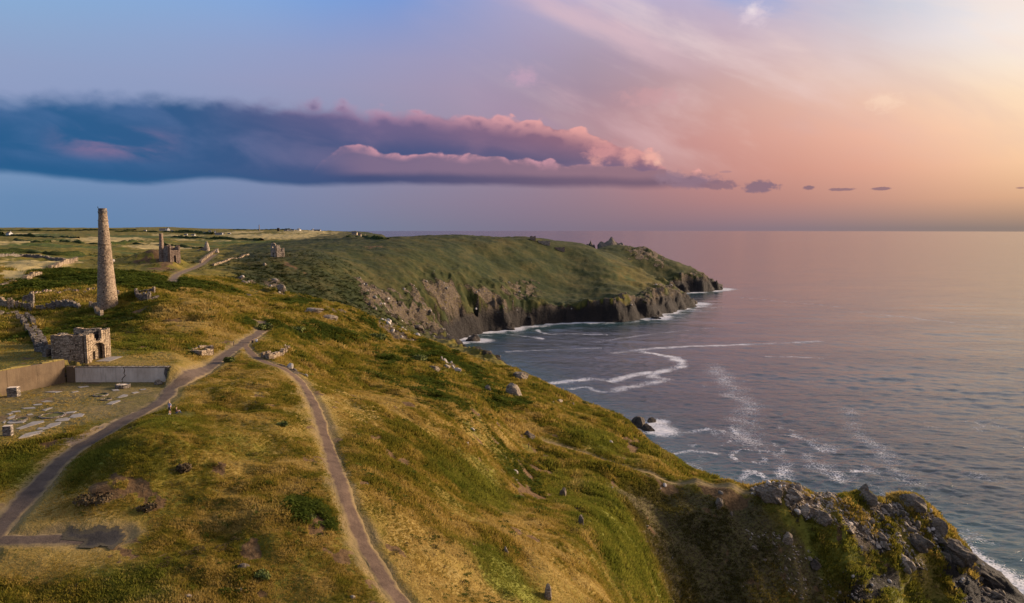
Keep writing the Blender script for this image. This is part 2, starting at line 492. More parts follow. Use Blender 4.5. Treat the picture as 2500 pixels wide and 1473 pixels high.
# ------------------------------------------------------------------ terrain: measured points (px, py, distance)
CTRL = [
    # bottom of the picture
    (-400, 1473, 56), (0, 1473, 56), (250, 1473, 57), (500, 1473, 58), (750, 1473, 60), (1000, 1473, 63), (1150, 1473, 67), (1300, 1473, 75), (1450, 1473, 88), (1540, 1473, 110), (1620, 1473, 146),
    (1700, 1473, 156), (1850, 1473, 158), (2000, 1473, 163), (2200, 1473, 172), (2400, 1473, 184),
    (-300, 1300, 65), (0, 1300, 65), (250, 1300, 66), (500, 1300, 68.6), (700, 1300, 70), (870, 1300, 72), (1000, 1300, 76), (1100, 1300, 82), (1200, 1300, 90), (1300, 1300, 100), (1400, 1300, 112), (1480, 1300, 128), (1535, 1300, 146),
    (1590, 1300, 165), (1750, 1300, 170), (1950, 1300, 170), (2150, 1340, 176), (2330, 1340, 190), (1605, 1400, 155), (1750, 1400, 163), (1900, 1400, 164), (2050, 1400, 168),
    (0, 1200, 73), (300, 1200, 73), (500, 1200, 75), (830, 1190, 79), (1000, 1200, 87), (1100, 1200, 102), (1200, 1200, 122), (1300, 1200, 144), (1400, 1200, 156), (1480, 1200, 165), (1600, 1220, 176), (1700, 1200, 179.5), (1800, 1220, 177.5),
    # neck and promontory crest
    (1450, 1112, 190), (1590, 1150, 186), (1700, 1166, 183), (1790, 1178, 181), (1860, 1187, 180), (1950, 1192, 179), (2050, 1208, 181), (2115, 1222, 186), (2170, 1240, 190), (2230, 1228, 192), (2290, 1275, 193), (2350, 1340, 196), (2440, 1420, 192),
    (1900, 1230, 172), (2050, 1290, 172), (2200, 1390, 172), (2300, 1400, 182), (2380, 1440, 182),
    # middle slope
    (1000, 1100, 106), (1100, 1100, 126), (1200, 1100, 152), (1200, 1050, 172), (1291, 1097, 184), (1290, 1060, 194), (1400, 1050, 207), (1500, 1080, 208), (1550, 1110, 208), (1620, 1120, 214), (1640, 1112, 225), (1530, 1032, 258),
    (1690, 1146, 218), (1750, 1171, 212), (800, 1100, 92), (650, 1100, 86),
    (-400, 1000, 99), (0, 1000, 99), (200, 1000, 99), (417, 1012, 95), (600, 1000, 105), (770, 990, 110), (900, 1000, 123), (1000, 1000, 137), (1150, 1000, 166), (1300, 1000, 212), (1400, 977, 272), (1400, 1000, 240),
    (600, 930, 120), (690, 895, 133), (850, 950, 148), (1000, 950, 174), (1150, 950, 217), (1250, 945, 255), (1250, 907, 308), (1330, 940, 300),
    (600, 855, 146), (500, 860, 140), (850, 880, 190), (1000, 870, 250), (1100, 858, 340), (1060, 843, 375), (700, 800, 190), (640, 790, 185), (800, 820, 220), (850, 800, 262), (950, 832, 320), (750, 760, 270), (880, 772, 318),
    # plateau on the left
    (-400, 870, 130), (-400, 770, 190), (-400, 690, 280), (-400, 600, 600), (0, 600, 590), (0, 640, 390), (0, 690, 269), (0, 730, 217), (0, 770, 184), (0, 820, 152),
    (265, 775, 180), (350, 748, 190), (430, 780, 172), (480, 810, 162), (120, 850, 135), (200, 680, 310), (200, 640, 430), (300, 700, 270), (500, 700, 290), (450, 740, 225), (420, 680, 340), (500, 650, 450),
    (405, 640, 490), (400, 600, 800), (250, 590, 900), (250, 570, 1600), (500, 600, 850), (500, 575, 1500), (630, 563, 1900), (800, 571, 1700), (900, 578, 1350), (860, 581, 1200), (700, 590, 950), (672, 628, 530), (600, 615, 640),
    (0, 559, 2600), (250, 559, 2500), (-400, 558, 2600), (-400, 575, 1500), (0, 575, 1400), (500, 560, 2400), (900, 566, 2300), (0, 554, 3600), (500, 555, 3600), (800, 566, 2300), (700, 563, 2400), (850, 568, 2000), (800, 566, 3200), (930, 576, 1600), (600, 561, 3000),
    # cove side and main headland
    (640, 740, 290), (600, 700, 360), (700, 720, 395), (700, 690, 450), (850, 720, 480), (950, 760, 540), (1000, 800, 565), (800, 640, 560), (900, 680, 600), (1000, 700, 640), (1000, 745, 600), (1100, 740, 680), (1080, 800, 630), (1200, 700, 760),
    (1200, 640, 850), (1100, 640, 760), (1000, 620, 720), (950, 591, 800), (1000, 586, 850), (1100, 584, 900), (1200, 600, 900), (1200, 583, 960), (1310, 586, 1000), (1300, 640, 900), (1300, 700, 830), (1400, 600, 1030), (1400, 660, 930), (1400, 720, 845),
    (1500, 640, 1010), (1445, 605, 1050), (1560, 680, 960), (1560, 662, 990), (1620, 705, 945), (1500, 735, 815), (1300, 762, 764), (1180, 780, 700), (1400, 760, 786), (1500, 762, 790), (1600, 745, 850),
    # second headland
    (1490, 606, 1300), (1580, 612, 1260), (1540, 650, 1160), (1600, 680, 1150), (1650, 642, 1230), (1700, 667, 1210), (1740, 691, 1190), (1450, 612, 1200),
]
cp = np.array([at(a, b, d) for a, b, d in CTRL])
BEHIND = []  # seaward of the measured skylines the ground drops: (px, py, distance, height)
for a, b, d, z in [(1700, 1166, 200, 23), (1790, 1178, 196, 24), (1860, 1187, 193, 26), (1950, 1192, 191, 26), (2050, 1208, 194, 24), (2120, 1225, 198, 21), (2230, 1226, 204, 19), (2290, 1275, 205, 13),
                   (1790, 1178, 224, 8), (1860, 1187, 218, 11), (1950, 1192, 214, 12), (2050, 1208, 214, 12), (2120, 1225, 216, 9), (2230, 1226, 220, 6), (1250, 907, 338, 29), (1330, 940, 325, 26), (1400, 977, 300, 21), (1530, 1032, 284, 14), (1640, 1112, 248, 11),
                   (1060, 843, 405, 31), (1150, 868, 360, 32), (1690, 1146, 238, 14), (1750, 1171, 230, 11), (2350, 1340, 204, 7)]:
    q = at(a, b, d)
    BEHIND.append((q[0], q[1], z))
COAST = [(45, -400), (46, 30), (52, 70), (56, 105), (62, 124), (74, 139), (98, 152), (122, 168), (137, 186), (139, 206), (140, 226), (132, 242), (115, 250), (92, 258), (78, 266), (68, 292), (60, 320), (56, 348), (46, 372), (34, 395), (14, 440), (0, 475),
         (-20, 520), (-38, 565), (-52, 608), (-60, 630), (-45, 662), (-20, 702), (21, 747), (65, 769), (109, 773), (162, 815), (232, 933), (214, 980), (205, 1050), (247, 1122), (300, 1150), (338, 1182), (320, 1240), (250, 1330), (150, 1400), (-40, 1430),
         (-120, 1500), (-220, 1650), (-330, 1950), (-380, 2400), (-500, 3000), (-900, 4200), (-7000, 7000), (-7000, -400)]
shore = [(x, y, 1.0) for x, y in COAST[3:-2]]
sea_off = [(90, 60, -20), (160, 130, -25), (190, 220, -25), (150, 300, -25), (110, 400, -25), (70, 520, -20), (0, 600, -12), (60, 700, -12), (180, 740, -22), (290, 900, -25), (290, 1060, -10), (430, 1180, -25), (400, 1350, -25), (100, 1550, -25),
           (200, 2200, -40), (-100, 3000, -40), (600, 700, -60), (900, 1500, -70), (400, 100, -60), (45, 118, 8), (52, 60, 2), (35, 20, 20), (-60, 20, 66), (0, 20, 64), (15, 55, 58)]
allp = np.vstack([cp, np.array(BEHIND), np.array(shore), np.array(sea_off)])
lp = lambda x, y: np.c_[np.arctan2(x, y) * 2.2, np.log(np.hypot(x, y))]
_tps = TPS(lp(allp[:, 0], allp[:, 1]), allp[:, 2], 2e-4)
# the surface is tabulated once, finely, and read back between the table's points
TA = np.linspace(-1.75, 1.75, 560) * 2.2
TL = np.linspace(math.log(18), math.log(9500), 400)
_ga, _gl = np.meshgrid(TA, TL)
TAB = _tps(np.c_[_ga.ravel(), _gl.ravel()]).reshape(_ga.shape)


def base_tps(q):
    fa = np.clip((q[:, 0] - TA[0]) / (TA[1] - TA[0]), 0, len(TA) - 1.001)
    fl = np.clip((q[:, 1] - TL[0]) / (TL[1] - TL[0]), 0, len(TL) - 1.001)
    ia, il = fa.astype(int), fl.astype(int)
    fa, fl = fa - ia, fl - il
    return (TAB[il, ia] * (1 - fa) + TAB[il, ia + 1] * fa) * (1 - fl) + (TAB[il + 1, ia] * (1 - fa) + TAB[il + 1, ia + 1] * fa) * fl

FLOOR = [(-84, 80), (-79.5, 98), (-76.9, 106.5), (-72.9, 117.75), (-56.0, 117.75), (-54, 110), (-50, 99), (-56, 91), (-66, 83)]
TERR = [(-72.6, 118.1), (-56.2, 118.1), (-57.5, 123), (-63, 131), (-77, 131), (-77, 119.5)]
TERR2 = [(-73.4, 117.9), (-77.7, 106.7), (-80.5, 98), (-85, 80), (-112, 80), (-112, 132), (-77.2, 131), (-77.2, 119.5)]


def coast_s(x, y):
    s = seg_dist(x, y, COAST, True)
    nz = fbm(x, y, 34, 4, .55, 5) * 7 + ridged(x, y, 13, 3, 8) * 2.2
    r = np.hypot(x, y)
    return s + nz * np.clip(r / 500, .55, 1.6)


SKYL = np.array([(-500, 557), (0, 557), (300, 557.5), (400, 555), (500, 559), (640, 561), (760, 564), (860, 567), (910, 572), (945, 578), (1000, 588)], float)
SKYL_A = np.radians(azel(SKYL[:, 0], SKYL[:, 1])[0])
SKYL_T = -np.tan(np.radians(azel(SKYL[:, 0], SKYL[:, 1])[1]))


def h_smooth(x, y):
    """ground height without relief finer than about 10 m"""
    x, y = np.asarray(x, float).ravel(), np.asarray(y, float).ravel()
    z = base_tps(lp(x, y))
    s = coast_s(x, y)
    r = np.hypot(x, y)
    z = np.where(r > 1150, np.minimum(z, CAMZ - r * np.interp(np.arctan2(x, y), SKYL_A, SKYL_T) + 2.5 * fbm(x, y, 160, 3, .5, 23)), z)
    lift = 8 + 9 * fbm(x, y, 46, 3, .55, 21) + 4 * sstep(r, 300, 700)
    sp = np.maximum(s, 0)
    kf = sstep(r, 260, 520)
    rise = lift * (.55 + .75 * kf) * (1 - np.exp(-sp / 4.5)) * np.exp(-sp / (11 + 16 * kf))
    z = np.where(s > 0, np.maximum(z, np.minimum(.25 * sp, 3)) + rise, np.minimum(z, s * .5))
    z = np.minimum(z, np.where(s > 0, 1.5 * s + np.maximum(s - 8, 0) * .6, z))
    return z, s


def flat_masks(x, y):
    sf, s1, s2 = (seg_dist(x, y, P, True) for P in (FLOOR, TERR, TERR2))
    wf = sstep(sf, -7, 0)
    w1 = sstep(s1, -6, 0)
    w2 = sstep(s2, -6, 0)
    wf = np.where((s1 > 0) | (s2 > 0), 0, wf)
    w1 = np.where((sf > 0) | (s2 > 0), 0, w1)
    w2 = np.where((sf > 0) | (s1 > 0), 0, w2)
    return wf, w1, w2


def h_base(x, y):
    z, s = h_smooth(x, y)
    wf, w1, w2 = flat_masks(x, y)
    z = z * (1 - wf) + 75.0 * wf
    z = z * (1 - w1) + 77.55 * w1
    z = z * (1 - w2) + (78.55 + .02 * (-76 - np.minimum(x, -76))) * w2
    return z, s, np.maximum(np.maximum(wf, w1), w2)


STEPS = np.exp(np.linspace(math.log(50), math.log(4200), 700))


def ground_many(pts, hf=None):
    """where the sight lines of the measured points (px, py) first meet the ground: [x, y, z]"""
    pts = np.asarray(pts, float)
    x, y, z = ray(pts[:, 0], pts[:, 1])
    kx, kz = x / y, z / y
    D = STEPS[None, :]
    X, Y, Z = kx[:, None] * D, np.ones_like(kx)[:, None] * D, CAMZ + kz[:, None] * D
    H = (hf or (lambda a, b: h_base(a, b)[0]))(X.ravel(), Y.ravel()).reshape(X.shape)
    below = Z <= np.maximum(H, 0)
    i = np.where(below.any(1), below.argmax(1), len(STEPS) - 1)
    i = np.maximum(i, 1)
    r = np.arange(len(pts))
    a, b = (Z - np.maximum(H, 0))[r, i - 1], (Z - np.maximum(H, 0))[r, i]
    f = np.clip(a / np.where(a - b == 0, 1, a - b), 0, 1)
    d = STEPS[i - 1] + f * (STEPS[i] - STEPS[i - 1])
    return np.c_[kx * d, d, CAMZ + kz * d]


def smooth_line(P, n=6):
    P = np.asarray(P, float)
    out = []
    for i in range(len(P) - 1):
        p0, p1, p2, p3 = P[max(i - 1, 0)], P[i], P[i + 1], P[min(i + 2, len(P) - 1)]
        for k in range(n):
            t = k / n
            out.append(.5 * (2 * p1 + (p2 - p0) * t + (2 * p0 - 5 * p1 + 4 * p2 - p3) * t * t + (3 * p1 - p0 - 3 * p2 + p3) * t ** 3))
    out.append(P[-1])
    return np.array(out)


PATHS = {  # name: (pixels, half width)
    'cinder_track': ([(-60, 1372), (0, 1282), (60, 1218), (110, 1160), (150, 1120), (200, 1085), (260, 1050), (330, 1015), (380, 990), (405, 970), (418, 948), (440, 935), (480, 908), (530, 880), (560, 858), (600, 832), (640, 805), (648, 796), (634, 782)], 1.15),
    'cliff_path': ([(596, 836), (620, 866), (660, 886), (700, 901), (735, 930), (760, 970), (785, 1030), (803, 1090), (818, 1140), (840, 1200), (866, 1270), (902, 1350), (950, 1430), (1000, 1490), (1060, 1560)], .82),
    'spur_track': ([(-40, 1314), (60, 1312), (130, 1309), (200, 1312), (250, 1308), (288, 1306)], .95),
    'neck_path': ([(1330, 1076), (1420, 1102), (1500, 1131), (1600, 1160), (1700, 1173), (1790, 1186), (1850, 1196)], .35),
    'mine_track': ([(525, 621), (490, 646), (445, 664), (424, 678), (421, 700)], 1.7),
}
path_w = {k: smooth_line(ground_many(v[0])[:, :2], 5) for k, v in PATHS.items()}


def path_field(x, y, names=None):
    best = np.full(x.shape, 1e9)
    for k, P in path_w.items():
        if names and k not in names:
            continue
        lo, hi = P.min(0) - 12, P.max(0) + 12
        m = (x > lo[0]) & (x < hi[0]) & (y > lo[1]) & (y < hi[1])
        if m.any():
            d = seg_dist(x[m], y[m], P) - PATHS[k][1]
            best[m] = np.minimum(best[m], d)
    return best


MOUNDS = [  # px, py, radius m, height m: old tips and hummocks of the mine ground
    (345, 752, 13, 3.2), (420, 772, 12, 2.2), (480, 820, 9, 1.6), (360, 850, 7, 1.8), (330, 815, 8, 1.4), (540, 800, 10, 2.0), (505, 775, 9, 1.8), (560, 760, 12, 2.0), (430, 905, 6, 1.0), 
    (250, 800, 7, .8), (170, 810, 7, 1.0), (360, 646, 22, 5.5), (388, 648, 12, 4.5), (410, 655, 12, 3), (720, 846, 7, 1.0), (780, 860, 10, 1.6), (900, 850, 12, 2), (980, 905, 10, 1.6), (860, 905, 8, 1.2), (930, 950, 9, 1.2), (1080, 900, 10, 1.4), (2115, 1224, 3.2, 1.3), (2235, 1230, 3.6, 1.5), (1915, 1194, 3.5, .8),
    (1320, 1085, 7, .9), (300, 1060, 7, .8), (210, 1150, 8, 1.3), (350, 1130, 7, 1.0), (620, 1220, 8, 1.2), (480, 1330, 8, .8), (80, 1160, 5, .8), (740, 1310, 6, 1.0), (1000, 1050, 8, .8), (900, 1120, 7, .8)]
mound_w = ground_many([(m[0], m[1]) for m in MOUNDS])


def height(x, y):
    """full ground height used by the mesh and by everything that stands on it"""
    shp = np.shape(x)
    x, y = np.asarray(x, float).ravel(), np.asarray(y, float).ravel()
    z, s, flat = h_base(x, y)
    r = np.hypot(x, y)
    pd = path_field(x, y)
    mcalm = sstep(pd, -.5, 9)
    for (mx, my, _), (_, _, rad, hh) in zip(mound_w, MOUNDS):
        z = z + hh * np.exp(-((x - mx) ** 2 + (y - my) ** 2) / (rad * rad * .8)) * (1 - flat) * mcalm
    calm = (1 - flat) * sstep(pd, .2, 8)
    land = sstep(s, 1, 12)
    e = 2.0
    zx = base_tps(lp(x + e, y)) - base_tps(lp(x - e, y))
    zy = base_tps(lp(x, y + e)) - base_tps(lp(x, y - e))
    slope = np.hypot(zx, zy) / (2 * e)
    steep = sstep(slope, .45, 1.0)
    z = z + calm * land * (1.6 * fbm(x, y, 46, 3, .5, 1) + 1.15 * fbm(x, y, 14, 3, .5, 2) + .62 * ridged(.45 * x + .6 * y, 1.25 * y - .5 * x, 10, 3, 6) + .42 * fbm(x, y, 4.2, 2, .5, 3))
    z = z + calm * land * .16 * fbm(x, y, 1.5, 2, .5, 4) * sstep(r, 420, 160)
    # gullies run down the steep ground
    gx, gy = zx / (np.hypot(zx, zy) + 1e-6), zy / (np.hypot(zx, zy) + 1e-6)
    z = z + calm * land * steep * (2.0 * ridged(x, y, 22, 3, 7) + 1.0 * ridged(x, y, 7, 3, 9)) * np.clip(r / 260, .5, 2.2)
    cliff = sstep(s, 34, 10) * sstep(s, -6, 3)
    z = z + calm * cliff * (ridged(x + z * .7, y - z * .4, 26, 4, 12) * 3.0 + ridged(x + z * .9, y, 7, 3, 14) * 1.0) * np.clip(r / 300, .6, 1.7)
    z = z + sstep(cover('heath', x, y, r, .03, 6), 0, 1) * sstep(s, 5, 60) * sstep(r, 480, 640) * (2.4 * ridged(.8 * x + .5 * y, .9 * y - .6 * x, 75, 4, 38) - .4)
    rk = cover('rock', x, y, r, .014, 3)
    z = z + rk * calm * land * (ridged(x + .5 * z, y, 5.5, 3, 33) * .9 + ridged(x, y + .6 * z, 2.1, 2, 35) * .45) * np.clip(r / 180, .8, 2.6)
    z = z + cliff * calm * .5 * np.sin(1.5 * z + .22 * x + 2.5 * fbm(x, y, 20, 2, .5, 37))
    # worn hollows of the paths
    z = z - .30 * (1 - sstep(pd, -.2, 1.1)) * (1 - flat)
    return z.reshape(shp), s.reshape(shp), slope.reshape(shp), pd.reshape(shp), flat.reshape(shp)


def hz(x, y):
    return float(height(np.array([x]), np.array([y]))[0][0])


# ------------------------------------------------------------------ surface cover: outlines measured on the photograph, laid on the ground
COVER = {
    'green': [
        [(0, 597), (110, 599), (250, 603), (330, 611), (180, 608), (0, 604)], [(235, 613), (330, 617), (360, 624), (270, 622)], [(340, 588), (480, 594), (640, 600), (560, 606), (430, 598)], [(0, 624), (120, 624), (240, 634), (100, 631), (0, 629)],
        [(0, 702), (70, 682), (140, 657), (300, 662), (420, 682), (540, 700), (580, 722), (400, 722), (240, 706), (100, 716), (0, 722)],
        [(520, 655), (640, 627), (700, 640), (745, 690), (762, 745), (735, 752), (695, 700), (620, 668)],
        [(700, 603), (1000, 592), (1300, 592), (1440, 612), (1500, 650), (1560, 695), (1420, 692), (1260, 664), (1160, 690), (1010, 662), (850, 640)],
        [(950, 850), (1060, 846), (1130, 880), (1200, 930), (1185, 962), (1120, 902), (1000, 882)], [(900, 892), (960, 872), (990, 902), (930, 906)],
        [(660, 800), (760, 800), (860, 810), (930, 830), (990, 850), (880, 838), (740, 820)], [(1000, 922), (1080, 932), (1050, 946)], [(1210, 962), (1290, 985), (1200, 992)],
        [(865, 782), (925, 796), (955, 836), (905, 826)],
        [(560, 790), (640, 780), (700, 792), (640, 800)], [(0, 570), (150, 572), (200, 577), (110, 580), (0, 579)], [(200, 573), (420, 576), (560, 582), (400, 583), (260, 580)],
        [(130, 582), (200, 584), (190, 590), (120, 588)], [(60, 618), (200, 620), (330, 632), (150, 628)], [(440, 584), (700, 588), (900, 588), (700, 598), (520, 594)], [(0, 610), (60, 614), (160, 620), (0, 622)],
        [(700, 1230), (760, 1240), (840, 1300), (780, 1310), (720, 1270)], 
        
        
    ],
    'shaded_face': [[(1595, 1172), (1700, 1184), (1840, 1218), (1880, 1255), (1960, 1330), (2000, 1420), (1990, 1473), (1640, 1473), (1605, 1400), (1550, 1290), (1505, 1205)]],  # brown-green gully face, its shade painted in as darker ground
    'lush': [[(1430, 1150), (1480, 1180), (1540, 1270), (1600, 1400), (1625, 1473), (1500, 1473), (1440, 1330), (1400, 1220)], [(1060, 1140), (1200, 1150), (1290, 1260), (1180, 1230)], [(1330, 1130), (1380, 1150), (1450, 1300), (1400, 1330), (1350, 1200)], [(1380, 1040), (1480, 1060), (1580, 1150), (1440, 1095)],
             [(1925, 1270), (1990, 1282), (2080, 1330), (2170, 1374), (2090, 1370), (1990, 1324)], [(1950, 1330), (2060, 1350), (2160, 1400), (2340, 1473), (2180, 1473), (2040, 1410)], [(1600, 1155), (1700, 1170), (1830, 1186), (1700, 1180)], [(160, 1130), (300, 1090), (320, 1130), (250, 1190), (170, 1180)], [(0, 1085), (100, 1100), (90, 1180), (0, 1200)],
             [(280, 1060), (430, 1020), (480, 1060), (400, 1090)], [(230, 1400), (420, 1390), (400, 1473), (240, 1473)], [(1100, 1300), (1200, 1320), (1300, 1440), (1240, 1440)], [(290, 820), (350, 830), (400, 860), (300, 866)], [(1600, 1110), (1660, 1130), (1700, 1150), (1620, 1140)]],
    'heath': [[(560, 600), (700, 590), (1000, 575), (1300, 570), (1450, 590), (1560, 640), (1700, 740), (1600, 770), (1300, 790), (1130, 820), (1080, 835), (950, 800), (850, 750), (740, 752), (640, 730), (560, 690)], [(1480, 600), (1600, 610), (1760, 700), (1640, 712), (1540, 660)]],
    'field': [[(0, 633), (100, 636), (185, 641), (120, 656), (60, 680), (0, 692)], [(165, 583), (240, 580), (340, 580), (346, 590), (260, 597), (200, 593)], [(300, 603), (370, 592), (440, 600), (490, 606), (400, 610), (330, 607)],
              [(540, 575), (700, 572), (850, 578), (800, 584), (560, 580)], [(0, 569), (130, 570), (60, 572)], [(400, 584), (600, 590), (450, 587)], [(380, 572), (560, 574), (400, 577)], [(0, 590), (120, 588), (90, 596), (0, 598)],
              [(700, 565), (860, 570), (840, 576), (700, 571)], [(560, 582), (860, 580), (900, 582), (700, 586)], [(560, 566), (640, 565), (630, 569), (540, 570)]],
    'soil': [[(1500, 1066), (1540, 1058), (1572, 1110), (1592, 1142), (1560, 1140), (1520, 1100)], [(1240, 1112), (1330, 1112), (1345, 1150), (1322, 1250), (1290, 1220), (1250, 1160)], [(1580, 1163), (1700, 1178), (1830, 1212), (1840, 1242), (1720, 1250), (1640, 1212)],
             [(280, 634), (350, 640), (385, 630), (430, 655), (442, 666), (370, 663), (340, 650)], [(660, 625), (700, 635), (740, 665), (700, 655)], [(885, 598), (930, 600), (900, 608)],
             [(0, 714), (60, 712), (190, 716), (180, 726), (60, 724)], [(205, 1200), (240, 1198), (300, 1230), (240, 1232)],
             [(345, 1225), (385, 1230), (390, 1260), (350, 1252)], [(320, 1262), (350, 1270), (395, 1300), (370, 1300)], [(600, 1440), (700, 1450), (640, 1473)]],
    'rock': [[(1850, 1190), (1900, 1182), (2050, 1215), (2120, 1262), (2220, 1335), (2280, 1405), (2200, 1376), (2120, 1322), (2060, 1294), (1990, 1262), (1930, 1244), (1880, 1218)], [(2095, 1217), (2130, 1207), (2160, 1227), (2230, 1224), (2290, 1268), (2310, 1310), (2360, 1350), (2280, 1352), (2200, 1302), (2150, 1272)],
             [(2220, 1336), (2330, 1316), (2498, 1462), (2530, 1520), (2400, 1520), (2320, 1480), (2270, 1405)], [(880, 772), (950, 792), (1060, 832), (1000, 842), (930, 812)], [(662, 690), (698, 694), (706, 728), (680, 736)], [(578, 672), (600, 676), (618, 698), (602, 700)],
             [(890, 700), (960, 720), (1080, 790), (1090, 832), (1000, 800), (900, 750)], [(1240, 690), (1300, 690), (1320, 740), (1250, 720)], [(1060, 720), (1100, 720), (1090, 770), (1050, 760)], [(740, 758), (800, 756), (870, 775), (800, 780)], [(640, 855), (700, 848), (712, 862), (660, 876)],
             [(1055, 890), (1110, 895), (1115, 915), (1060, 910)], [(1410, 1240), (1425, 1240), (1430, 1300), (1415, 1290)], [(1540, 610), (1640, 632), (1620, 650), (1540, 630)], [(1470, 762), (1560, 722), (1620, 694), (1660, 708), (1700, 748), (1600, 785), (1480, 795)], [(1600, 712), (1660, 688), (1700, 662), (1765, 706), (1640, 722)], [(1120, 815), (1170, 772), (1250, 776), (1290, 800), (1180, 826)], [(1380, 770), (1440, 752), (1500, 760), (1460, 792), (1380, 795)], [(700, 895), (760, 920), (745, 925), (700, 905)]],
    'dry': [[(600, 860), (720, 880), (900, 960), (1100, 980), (1300, 1030), (1240, 1110), (1000, 1060), (850, 1080), (700, 950)], [(440, 960), (620, 900), (740, 960), (790, 1100), (700, 1130), (520, 1060)], [(520, 1130), (760, 1120), (830, 1250), (700, 1230), (540, 1230)],
            [(850, 1150), (1000, 1250), (1250, 1420), (1350, 1473), (1050, 1473), (930, 1330)], [(1860, 1190), (2030, 1205), (2100, 1280), (1990, 1240)], [(420, 870), (600, 850), (640, 870), (560, 900), (440, 930)], [(0, 1240), (100, 1180), (300, 1260), (350, 1300), (0, 1300)],
            [(1250, 1230), (1400, 1400), (1500, 1473), (1360, 1473), (1250, 1330)], [(0, 1330), (300, 1330), (250, 1400), (0, 1400)], [(420, 740), (560, 800), (640, 830), (500, 840), (400, 800)], [(1500, 640), (1580, 680), (1640, 705), (1600, 720), (1480, 690)],
            [(180, 870), (420, 880), (420, 892), (180, 892)]],
}
cover_w = {k: [ground_many(P)[:, :2] for P in v] for k, v in COVER.items()}


def cover(name, x, y, r, edge=.02, ns=0):
    out = np.zeros(x.shape)
    jit = fbm(x, y, 9, 4, .6, 40 + ns) * r * .025 + fbm(x, y, 2.2, 2, .6, 50 + ns) * r * .006
    for P in cover_w[name]:
        lo, hi = P.min(0), P.max(0)
        pad = .08 * max(hi[1], 60)
        m = (x > lo[0] - pad) & (x < hi[0] + pad) & (y > lo[1] - pad) & (y < hi[1] + pad)
        if m.any():
            d = seg_dist(x[m], y[m], P, True) + jit[m]
            out[m] = np.maximum(out[m], sstep(d / r[m], -edge, edge))
    return out


def all_cover(x, y, s, slope, pd, z):
    r = np.hypot(x, y)
    c = {k: cover(k, x, y, r, .03 if k in ('green', 'dry', 'lush', 'shaded_face') else (.006 if k == 'field' else .014), i) for i, k in enumerate(COVER)}
    n = fbm(x, y, 30, 5, .55, 60)
    c['green'] = np.clip(c['green'] * (.75 + .6 * fbm(x, y, 12, 3, .5, 61)) + .5 * sstep(n, .28, .55), 0, 1)
    hth = c['heath'] * sstep(r, 330, 420)
    c['green'] = np.clip(np.maximum(c['green'] * (1 - .2 * hth), hth * (.50 + .55 * fbm(x, y, 55, 4, .6, 69))), 0, 1)
    rk = sstep(slope + .35 * fbm(x, y, 16, 4, .6, 62), .82, 1.12) * sstep(fbm(x, y, 22, 4, .55, 63), -.25, .2) * .9
    rk = rk * np.maximum(sstep(r, 300, 420), sstep(s, 26, 14))
    rk = np.maximum(rk, sstep(s + 5 * fbm(x, y, 18, 3, .5, 64), 15, 8) * sstep(z, 26, 12))
    c['rock'] = np.clip(np.maximum(rk, c['rock'] * sstep(fbm(x, y, 6, 4, .55, 65), -.35, .15)), 0, 1)
    c['soil'] = np.clip(np.maximum(c['soil'] * sstep(fbm(x, y, 5, 4, .55, 66), -.2, .12), .85 * sstep(fbm(x, y, 4.0, 4, .6, 67), .40, .50) * sstep(r, 400, 150)), 0, 1)
    c['worn'] = np.clip((1 - sstep(pd + .9 * fbm(x, y, 2.5, 3, .6, 68), -.1, 1.5)), 0, 1)
    fl_ = sstep(seg_dist(x, y, FLOOR, True), -2, 1.5)
    c['worn'] = np.maximum(c['worn'], fl_ * np.clip(.62 + .5 * fbm(x, y, 5, 4, .6, 72), 0, 1))
    return c


# ------------------------------------------------------------------ mesh helpers
def grid_mesh(name, X, Y, Z, keep=None):
    nr, nc = X.shape
    me = bpy.data.meshes.new(name)
    idx = np.arange(nr * nc).reshape(nr, nc)
    q = np.stack([idx[:-1, :-1], idx[:-1, 1:], idx[1:, 1:], idx[1:, :-1]], -1).reshape(-1, 4)
    if keep is not None:
        k = keep[:-1, :-1] | keep[:-1, 1:] | keep[1:, 1:] | keep[1:, :-1]
        q = q[k.ravel()]
    used = np.zeros(nr * nc, bool)
    used[q.ravel()] = True
    remap = np.cumsum(used) - 1
    q = remap[q]
    co = np.stack([X, Y, Z], -1).reshape(-1, 3)[used]
    me.vertices.add(len(co))
    me.vertices.foreach_set('co', co.astype(np.float32).ravel())
    me.loops.add(q.size)
    me.loops.foreach_set('vertex_index', q.astype(np.int32).ravel())
    me.polygons.add(len(q))
    me.polygons.foreach_set('loop_start', np.arange(0, q.size, 4, dtype=np.int32))
    me.polygons.foreach_set('use_smooth', np.ones(len(q), bool))
    me.update(calc_edges=True)
    return me, used


def fattr(me, name, v):
    a = me.attributes.new(name, 'FLOAT', 'POINT')
    a.data.foreach_set('value', np.asarray(v, np.float32).ravel())


def link(name, data, mat=None, parent=None):
    o = bpy.data.objects.new(name, data)
    C.objects.link(o)
    if mat is not None and data is not None:
        if not data.materials:
            data.materials.append(mat)
    if parent is not None:
        o.parent = parent
    return o


def tag(o, label=None, cat=None, group=None, kind=None):
    for k_, v_ in (('label', label), ('category', cat), ('group', group), ('kind', kind)):
        if v_:
            o[k_] = v_
    return o


def empty(name, loc, rz=0.0, label=None, cat=None, group=None):
    o = bpy.data.objects.new(name, None)
    C.objects.link(o)
    o.location = loc
    o.rotation_euler = (0, 0, rz)
    o.empty_display_size = .3
    return tag(o, label, cat, group)


def from_bm(name, bm, mat, parent=None, smooth=False):
    me = bpy.data.meshes.new(name)
    bm.normal_update()
    bm.to_mesh(me)
    bm.free()
    if smooth:
        me.polygons.foreach_set('use_smooth', np.ones(len(me.polygons), bool))
    return link(name, me, mat, parent)


